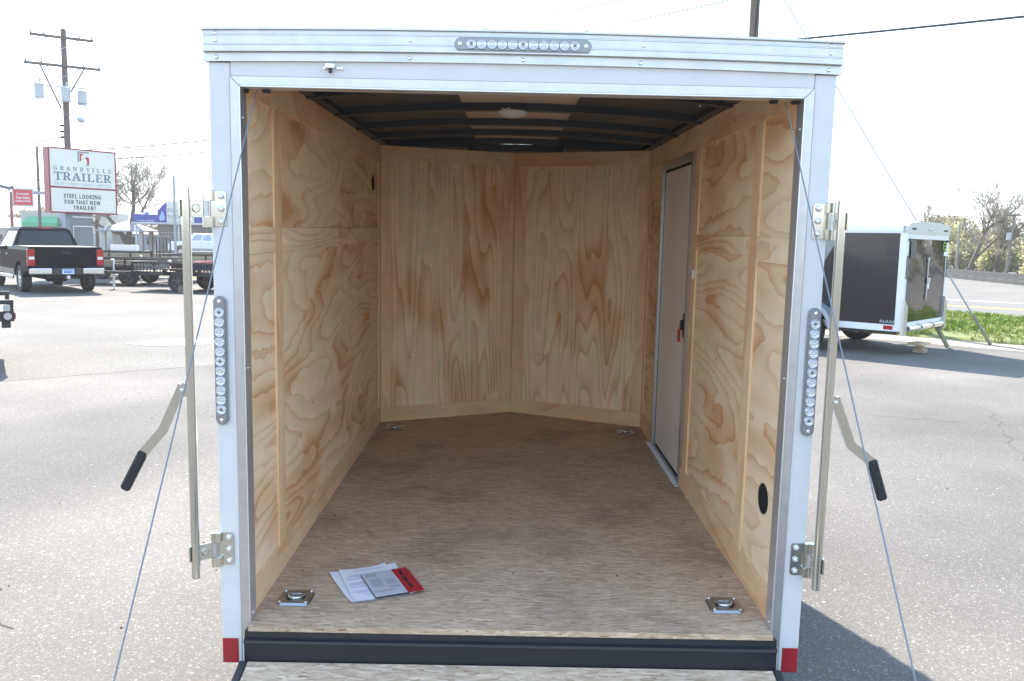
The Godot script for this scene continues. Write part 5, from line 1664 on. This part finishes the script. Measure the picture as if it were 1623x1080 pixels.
	for s in [-1.0, 1.0]:
		var a := 0.851
		var c := 0.8605
		var z1 := -0.375 if s < 0 else -0.42
		var z2 := -0.470 if s < 0 else -0.52
		for yy in [[0.48, 1.6915], [1.693, 2.245]]:
			board("wall_panel", s * a, s * c, yy[0], yy[1], -0.423 if s < 0 else -0.4700, -0.0595, M.side, t, Transform3D.IDENTITY, true)
			if s < 0:
				board("wall_panel", s * a, s * c, yy[0], yy[1], -2.838, -0.4245, M.side, t, Transform3D.IDENTITY, true)
			else:
				board("wall_panel", s * a, s * c, yy[0], yy[1], -1.538, -0.4715, M.side, t, Transform3D.IDENTITY, true)
				board("wall_panel", s * a, s * c, yy[0], yy[1], -2.838, -2.404, M.side, t, Transform3D.IDENTITY, true)
		if s > 0:
			board("wall_panel", a, c, 2.125, 2.245, -2.402, -1.540, M.side, t, Transform3D.IDENTITY, true)
		var g := 0.8415
		board("wall_strip", s * g, s * (a - 0.0005), 0.5855, 2.134, z2, z1, M.strip, t)
		# rails and boards
		board("wall_rail", s * g, s * (a - 0.0005), 1.650, 1.735, z1 + 0.001, -0.0595, M.back, t, Transform3D.IDENTITY, true)
		board("top_plate", s * (g - 0.0005), s * (a - 0.0005), 2.135, 2.2445, nz + 0.006, -0.0595, M.strip, t, Transform3D.IDENTITY, true)
		if s < 0:
			board("wall_rail", s * g, s * (a - 0.0005), 1.648, 1.733, -2.769, z2 - 0.001, M.back, t, Transform3D.IDENTITY, true)
			board("wall_strip", s * g, s * (a - 0.0005), 0.5855, 2.134, -2.833, -2.770, M.strip, t)
			board("base_board", s * (g - 0.0005), s * (a - 0.0005), 0.4805, 0.585, -2.833, -0.0595, M.strip, t, Transform3D.IDENTITY, true)
		else:
			board("wall_rail", g, a - 0.0005, 1.665, 1.735, -1.399, z2 - 0.001, M.back, t, Transform3D.IDENTITY, true)
			board("wall_strip", g, a - 0.0005, 0.5855, 2.134, -1.500, -1.400, M.strip, t)
			board("wall_strip", g, a - 0.0005, 0.5855, 2.134, -2.833, -2.775, M.strip, t)
			board("wall_rail", g, a - 0.0005, 1.665, 1.735, -2.774, -2.410, M.back, t, Transform3D.IDENTITY, true)
			board("base_board", g - 0.0005, a - 0.0005, 0.4805, 0.585, -1.538, -0.0595, M.strip, t, Transform3D.IDENTITY, true)
			board("base_board", g - 0.0005, a - 0.0005, 0.4805, 0.585, -2.833, -2.404, M.strip, t, Transform3D.IDENTITY, true)
	# ---- nose: two facets meeting in a V
	for f in [[Transform3D(Basis(V(0.90706, 0, -0.42102), Vector3.UP, V(0.42102, 0, 0.90706)), V(-0.851, 0, -2.84)), false], [Transform3D(Basis(V(0.90706, 0, 0.42102), Vector3.UP, V(-0.42102, 0, 0.90706)), V(0, 0, -3.235)), true]]:
		var x: Transform3D = f[0]
		var ln := 0.9382
		var r: bool = f[1]
		board("nose_panel", 0.001, ln - 0.001, 0.4805, 2.245, -0.0095, 0.0, M.back, t, x)
		var lo := 0.006
		var hi := ln - 0.004
		var wl := 0.066 if not r else 0.080
		var wr := 0.080 if not r else 0.066
		board("top_plate", lo, hi, 2.155, 2.2445, 0.0005, 0.0095, M.strip, t, x, true)
		board("base_board", lo, hi, 0.4805, 0.575, 0.0005, 0.0095, M.strip, t, x, true)
		board("wall_strip", lo, lo + wl, 0.576, 2.154, 0.0005, 0.009, M.strip, t, x)
		board("wall_strip", hi - wr, hi, 0.576, 2.154, 0.0005, 0.009, M.strip, t, x)
		var nl := bolt_mesh(0.004, 0.0015)
		for k in 4:
			put("nail", nl, M.black, t, x * Transform3D(Basis(Vector3.RIGHT, PI / 2), V(0.15 + 0.22 * k, 2.20 + 0.01 * sin(k * 2.0), 0.0095)))
			put("nail", nl, M.black, t, x * Transform3D(Basis(Vector3.RIGHT, PI / 2), V(0.2 + 0.2 * k, 0.9 + 0.3 * k, 0.0)))
	var nl2 := bolt_mesh(0.004, 0.0015)
	for s in [-1.0, 1.0]:
		for k in 5:
			put("nail", nl2, M.dark, t, Transform3D(Basis(Vector3.BACK, s * PI / 2), V(s * 0.841, 2.18 + 0.02 * sin(k * 3.0), -0.3 - 0.5 * k)))
			put("nail", nl2, M.dark, t, Transform3D(Basis(Vector3.BACK, s * PI / 2), V(s * 0.851, 1.0 + 0.22 * k, -0.95)))
	# ---- floor, sill, ramp
	var fl := MB.new()
	fl.prism(PackedVector2Array([Vector2(-0.850, 0.06), Vector2(-0.835, 0.06), Vector2(-0.835, -0.035), Vector2(0.835, -0.035), Vector2(0.835, 0.06), Vector2(0.850, 0.06), Vector2(0.850, 2.84), Vector2(0, 3.234), Vector2(-0.850, 2.84)]), 0, 0.018)
	var fb := MB.new()
	fb.xf = Transform3D(Basis(Vector3.RIGHT, -PI / 2), V(0, 0.462, 0))
	# build in floor coordinates so that the board's print follows x and z
	for i in range(0, fl.v.size(), 3):
		var p := [fl.v[i], fl.v[i + 1], fl.v[i + 2]]
		var q := []
		for e in p:
			q.append(V(e.x, 0.462 + e.z, -e.y))
		fb.xf = Transform3D.IDENTITY
		fb.trio(q[0], q[1], q[2], V(fl.n[i].x, fl.n[i].z, -fl.n[i].y))
	obj("floor_board", fb, M.floor, t)
	var fs := bolt_mesh(0.0045, 0.0012)
	for z in [-0.42, -1.03, -1.64, -2.25]:
		for x in [-0.78, -0.39, 0.0, 0.39, 0.78]:
			put("screw", fs, M.dark, t, Transform3D(Basis.IDENTITY, V(x + 0.012 * sin(z * 9.0 + x), 0.4803, z + 0.01 * sin(x * 7.0))))
	var sp := PackedVector2Array([Vector2(-0.06, 0.461), Vector2(0.030, 0.461), Vector2(0.032, 0.440), Vector2(0.046, 0.436), Vector2(0.048, 0.428), Vector2(0.040, 0.424), Vector2(0.040, 0.345), Vector2(-0.06, 0.345)])
	var sl := MB.new()
	sl.xf = Transform3D(Basis(Vector3.UP, PI / 2), V(-0.848, 0, 0)) * Transform3D(Basis(Vector3.UP, 0), Vector3.ZERO)
	sl.xf = Transform3D(Basis(V(0, 0, 1), V(0, 1, 0), V(-1, 0, 0)), V(0.848, 0, 0))
	sl.prism(sp, 0.0, 1.696)
	obj("sill", sl, M.black_steel, t)
	var ra := atan2(0.385, 1.68)
	var rx := Transform3D(Basis(Vector3.RIGHT, ra), V(0, 0.366, 0.046))
	var rb := MB.new()
	rb.bx(-0.836, 0.836, -0.016, 0.0, 0.0, 1.70, 0.001)
	var ramp := put("ramp_board", rb.mesh(), M.ramp, t, rx)
	ramp.position += Vector3.ZERO
	var rf := MB.new()
	for s in [-1.0, 1.0]:
		rf.bx(s * 0.8365, s * 0.861, -0.03, 0.004, 0.0, 1.71, 0.002)
	rf.bx(-0.836, 0.836, -0.034, -0.017, 0.01, 1.69)
	put("ramp_edge", rf.mesh(), M.black, t, rx)
	for k in 3:
		put("ramp_hinge", MB.new().tube([V(-0.62 + 0.5 * k, 0.352, 0.052), V(-0.47 + 0.5 * k, 0.352, 0.052)], 0.008, 10).mesh(), M.black_steel, t, Transform3D.IDENTITY)
	# ---- tie-downs
	tie_down(t, -0.735, -0.170)
	tie_down(t, 0.730, -0.172)
	tie_down(t, -0.730, -2.670)
	tie_down(t, 0.725, -2.665)
	# ---- side door in the right wall
	var d := Node3D.new()
	d.name = "side_door"
	t.add_child(d, true)
	for e in [[-2.402, -2.365, 0.486, 2.124], [-1.577, -1.540, 0.486, 2.124]]:
		obj("frame", MB.new().bx(0.838, 0.868, e[2], e[3], e[0], e[1], 0.002), M.alu, d)
	obj("frame", MB.new().bx(0.838, 0.868, 2.090, 2.124, -2.3645, -1.5775, 0.002), M.alu, d)
	obj("leaf", MB.new().bx(0.858, 0.900, 0.505, 2.078, -2.355, -1.588, 0.003), M.door, d)
	obj("seal", MB.new().bx(0.857, 0.872, 0.505, 2.085, -2.3645, -2.3555), M.rubber, d)
	obj("seal", MB.new().bx(0.857, 0.872, 0.505, 2.085, -1.5875, -1.5775), M.rubber, d)
	obj("seal", MB.new().bx(0.857, 0.872, 2.0785, 2.0895, -2.355, -1.588), M.rubber, d)
	obj("latch", MB.new().bx(0.842, 0.8575, 1.225, 1.345, -1.640, -1.602, 0.003), M.black, d)
	obj("latch_knob", MB.new().bx(0.828, 0.8415, 1.262, 1.312, -1.632, -1.610, 0.003), M.black, d)
	# serrated threshold strip at the foot of the door
	var th := MB.new().bx(0.822, 0.860, 0.4805, 0.488, -2.400, -1.542, 0.001)
	for k in 44:
		th.bx(0.812, 0.838, 0.4885, 0.497, -2.39 + k * 0.0192, -2.39 + k * 0.0192 + 0.010, 0.002)
	obj("threshold", th, M.white, d)
	# ---- vents and the little clip
	for q in [[0.8508, 0.853, -0.203, 0.050, 1.0], [-0.8508, 1.998, -2.57, 0.045, -1.0]]:
		var vt := MB.new()
		vt.xf = Transform3D(Basis(Vector3.BACK, q[4] * PI / 2), V(q[0], q[1], q[2]))
		vt.lathe([Vector2(q[3] * 1.06, 0.0), Vector2(q[3] * 1.04, 0.003), Vector2(q[3] * 0.92, 0.003), Vector2(q[3] * 0.90, 0.0012), Vector2(0, 0.0012)], 28)
		obj("vent", vt, M.dark, t)
		var lv := MB.new()
		for k in 5:
			var dy: float = (k - 2) * q[3] * 0.32
			var hw: float = sqrt(q[3] * q[3] * 0.8 - dy * dy)
			lv.box(V(q[0] - q[4] * 0.002, q[1] + dy, q[2]), V(0.002, 0.004, hw * 2.0))
		obj("vent_louvre", lv, M.dark, t)
	obj("wall_clip", MB.new().bx(0.828, 0.8412, 1.528, 1.572, -1.412, -1.402, 0.002), M.white, t)
	# ---- roof: skin, bows, dark side panels, lamp
	var yc := func(x): return 2.238 + 0.042 * (1.0 - x * x / 0.7225)
	var arc := func(x0, x1, z0, z1, dy, th2, ext):
		var b := MB.new()
		var up := []
		var lw := []
		for k in 13:
			var x: float = lerpf(x0, x1, k / 12.0)
			up.append(V(x, yc.call(x) + dy + th2, 0))
			lw.append(V(x, yc.call(x) + dy, 0))
		for k in 12:
			var f0 := V(0, 0, z0)
			var f1 := V(0, 0, z1)
			b.quado(lw[k] + f0, lw[k + 1] + f0, lw[k + 1] + f1, lw[k] + f1, Vector3.DOWN)
			b.quado(up[k] + f0, up[k + 1] + f0, up[k + 1] + f1, up[k] + f1, Vector3.UP)
			b.quado(lw[k] + f0, lw[k + 1] + f0, up[k + 1] + f0, up[k] + f0, V(0, 0, z0 - z1))
			b.quado(lw[k] + f1, lw[k + 1] + f1, up[k + 1] + f1, up[k] + f1, V(0, 0, z1 - z0))
		for e in [0, 12]:
			var f0 := V(0, 0, z0)
			var f1 := V(0, 0, z1)
			b.quado(lw[e] + f0, up[e] + f0, up[e] + f1, lw[e] + f1, V(-1 if e == 0 else 1, 0, 0))
		return b
	obj("roof_skin", arc.call(-0.850, 0.850, -3.24, -0.06, 0.034, 0.004, 0), M.skin, t)
	var bows := [-0.30, -0.845, -1.385, -1.945, -2.425, -2.93]
	for z in bows:
		obj("roof_bow", arc.call(-0.849, 0.849, z - 0.055, z, 0.0, 0.033, 0), M.roof_dark, t)
	for k in bows.size():
		var zf: float = bows[k] - 0.075
		var zb: float = (bows[k + 1] if k < 5 else -3.235) + 0.05
		for s in [-1.0, 1.0]:
			if k == 5:
				zb = -3.1
			var xa := 0.258
			obj("roof_side_panel", arc.call(-0.846 if s < 0 else xa, -xa if s < 0 else 0.846, zb, zf, 0.026, 0.004, 0), M.roof_dark, t)
	obj("nose_header", MB.new().bx(-0.85, 0.85, 2.2455, 2.290, -3.19, -3.10).bx(-0.85, -0.30, 2.2455, 2.28, -3.09, -2.9).bx(0.30, 0.85, 2.2455, 2.28, -3.09, -2.9), M.roof_dark, t)
	for s in [-1.0, 1.0]:
		obj("side_header", MB.new().bx(s * 0.80, s * 0.924, 2.2455, 2.2680, -3.0, -0.062, 0.002), M.roof_dark, t)
	var dl := Node3D.new()
	dl.name = "dome_light"
	t.add_child(dl, true)
	dl.position = V(-0.028, 2.280, -1.430)
	obj("base", MB.new().lathe([Vector2(0, 0.0), Vector2(0.07, 0.0), Vector2(0.072, -0.008), Vector2(0.066, -0.012)], 28), M.white, dl)
	obj("lens", MB.new().lathe([Vector2(0.066, -0.012), Vector2(0.055, -0.022), Vector2(0.030, -0.029), Vector2(0, -0.031)], 28), M.white, dl)
	var wl := []
	for k in 13:
		var a2 := TAU * k / 14.0
		wl.append(V(-0.03 + 0.02 * cos(a2), -0.003 + 0.006 * sin(a2 * 2.0), 0.085 + 0.012 * sin(a2)))
	obj("wire", MB.new().tube(wl, 0.0018, 6), M.white, dl)
	for p in [[-0.02, -1.40], [0.37, -0.86], [0.40, -0.88], [0.72, -0.9]]:
		put("screw", cb, M.bolt, t, Transform3D(Basis(Vector3.RIGHT, PI), V(p[0], yc.call(p[0]), p[1])))
	# ---- outer skin and running gear
	for s in [-1.0, 1.0]:
		obj("side_skin", MB.new().bx(s * 0.925, s * 0.929, 0.44, 2.24, -2.95, -0.061), M.white, t) if s < 0 else null
		if s > 0:
			# the right skin leaves the doorway open for its leaf
			obj("side_skin", MB.new().bx(0.925, 0.929, 0.44, 2.24, -1.54, -0.061).bx(0.925, 0.929, 0.44, 2.24, -2.95, -2.402).bx(0.925, 0.929, 2.124, 2.24, -2.402, -1.54).bx(0.901, 0.9295, 0.47, 2.124, -2.402, -1.54), M.white, t)
		var nf := V(s * 0.929, 0, -2.95)
		var nt := V(0, 0, -3.38)
		var ns := MB.new()
		for dz in [0.0, 0.004]:
			ns.quado(nf + V(0, 0.44, dz), nt + V(0, 0.44, dz), nt + V(0, 2.31, dz), nf + V(0, 2.27, dz), V(s, 0, -1))
		obj("nose_skin", ns, M.white, t)
		obj("frame_rail", MB.new().bx(s * 0.80, s * 0.925, 0.35, 0.455, -2.95, -0.062, 0.004), M.black, t)
		wheel(t, Transform3D(Basis(Vector3.UP, 0.0 if s > 0 else PI), V(s * 1.055, 0.27, -1.85)), 0.33, 0.20, 5)
		var fe := MB.new()
		var f_rows := []
		for k in 13:
			var a3 := PI * k / 12.0
			f_rows.append([V(s * 0.93, 0.30 + sin(a3) * 0.42, -1.85 + cos(a3) * 0.45), V(s * 1.19, 0.30 + sin(a3) * 0.42, -1.85 + cos(a3) * 0.45)])
		fe.loft(f_rows)
		obj("fender", fe, M.alu, t)
	var rows2 := []
	for k in 15:
		var x := -0.925 + 1.85 * k / 14.0
		var y := 2.27 + 0.046 * (1.0 - x * x / 0.8556)
		rows2.append([V(x, y, -0.061), V(x, y, -2.95 - 0.43 * (1.0 - absf(x) / 0.925))])
	obj("roof_sheet", MB.new().loft(rows2), M.white, t)
	for s in [-1.0, 1.0]:
		obj("roof_edge", MB.new().bx(s * 0.915, s * 0.934, 2.21, 2.272, -2.96, -0.0615, 0.004), M.alu, t)
	var tg := MB.new()
	for s in [-1.0, 1.0]:
		tg.bar(V(s * 0.6, 0.40, -2.9), V(s * 0.04, 0.40, -4.2), 0.05, 0.1)
	tg.bar(V(0, 0.40, -4.1), V(0, 0.44, -4.5), 0.07, 0.07)
	obj("tongue", tg, M.black, t)
	obj("axle", MB.new().tube([V(-1.0, 0.27, -1.85), V(1.0, 0.27, -1.85)], 0.03, 8), M.black, t)

func papers() -> void:
	var ctr := V(-0.485, 0.48, -0.305)
	var p := thing("paper_stack", "loose stack of white printed sheets on the trailer floor under the booklet", "papers", T * Transform3D(Basis(Vector3.UP, 0.0), ctr))
	var ang := [0.40, 0.47, 0.37, 0.40]
	for k in 4:
		var b := MB.new()
		# thin sheets, a little curled at the corners
		var top := []
		for i in 9:
			var row := []
			for j in 9:
				var x := -0.106 + 0.212 * i / 8.0
				var z := -0.1385 + 0.277 * j / 8.0
				row.append(V(x, 0.0006 + (0.9 if k == 1 else 0.45) * pow(absf(x * z) / 0.01468, 3.0) * 0.008, z))
			top.append(row)
		for i in 8:
			for j in 8:
				b.quado(top[i][j], top[i + 1][j], top[i + 1][j + 1], top[i][j + 1], Vector3.UP)
		var o := put("sheet", b.mesh(), M.paper, p, Transform3D(Basis(Vector3.UP, ang[k]), V([-0.006, -0.022, 0.0, 0.004][k], 0.0012 + 0.0022 * k, [0.0, 0.004, -0.004, 0.002][k])))
		if k == 3:
			for j in 7:
				obj("print_line", MB.new().bx(-0.095, 0.09, 0.0007, 0.0009, -0.125 + j * 0.035, -0.125 + j * 0.035 + (0.028 if j % 2 else 0.012)), mat(0.60, 0.61, 0.76, 0.7), o)
	var q := thing("booklet", "small owner's booklet with black spine edge, grey page and red end on the papers", "booklet", T * Transform3D(Basis(Vector3.UP, 0.42), V(-0.435, 0.4885, -0.285)))
	obj("cover", MB.new().bx(-0.075, 0.045, 0.0, 0.006, -0.105, 0.105, 0.001), M.black, q)
	obj("page", MB.new().bx(-0.074, 0.0395, 0.0062, 0.0074, -0.102, 0.103), mat(0.50, 0.51, 0.55, 0.6), q)
	obj("red_end", MB.new().bx(0.040, 0.098, 0.0063, 0.0078, -0.106, 0.106), mat(0.42, 0.015, 0.03, 0.45), q)
	var pr := mat(0.28, 0.29, 0.33, 0.7)
	for e in [[-0.065, -0.025, -0.09, -0.06], [-0.06, -0.02, -0.04, 0.03], [-0.01, 0.03, -0.03, 0.02], [-0.01, 0.03, 0.03, 0.05], [-0.065, 0.0, 0.06, 0.07]]:
		var lb := MB.new()
		for j in 5:
			var z: float = lerpf(e[2], e[3], j / 5.0)
			lb.bx(e[0], e[1], 0.0075, 0.0077, z, z + (e[3] - e[2]) * 0.1)
		obj("print_block", lb, pr, q)
	for e in [[-0.085, -0.045], [-0.03, 0.015], [0.03, 0.07]]:
		obj("dark_word", MB.new().bx(0.058, 0.070, 0.0079, 0.0081, e[0], e[1]), M.black, q)
	var kt := thing("key_tag", "red key tag on a ring hanging from the side door latch", "key tag", T * at(0.829, 1.255, -1.628))
	obj("fob", MB.new().bx(-0.008, 0.0, -0.055, 0.01, -0.026, 0.018, 0.004), mat(0.5, 0.02, 0.02, 0.35), kt)
	var rg := []
	for k in 13:
		var a := TAU * k / 12.0
		rg.append(V(-0.003, 0.024 + sin(a) * 0.016, cos(a) * 0.012))
	obj("key_ring", MB.new().tube(rg, 0.0015, 6), M.chrome, kt)
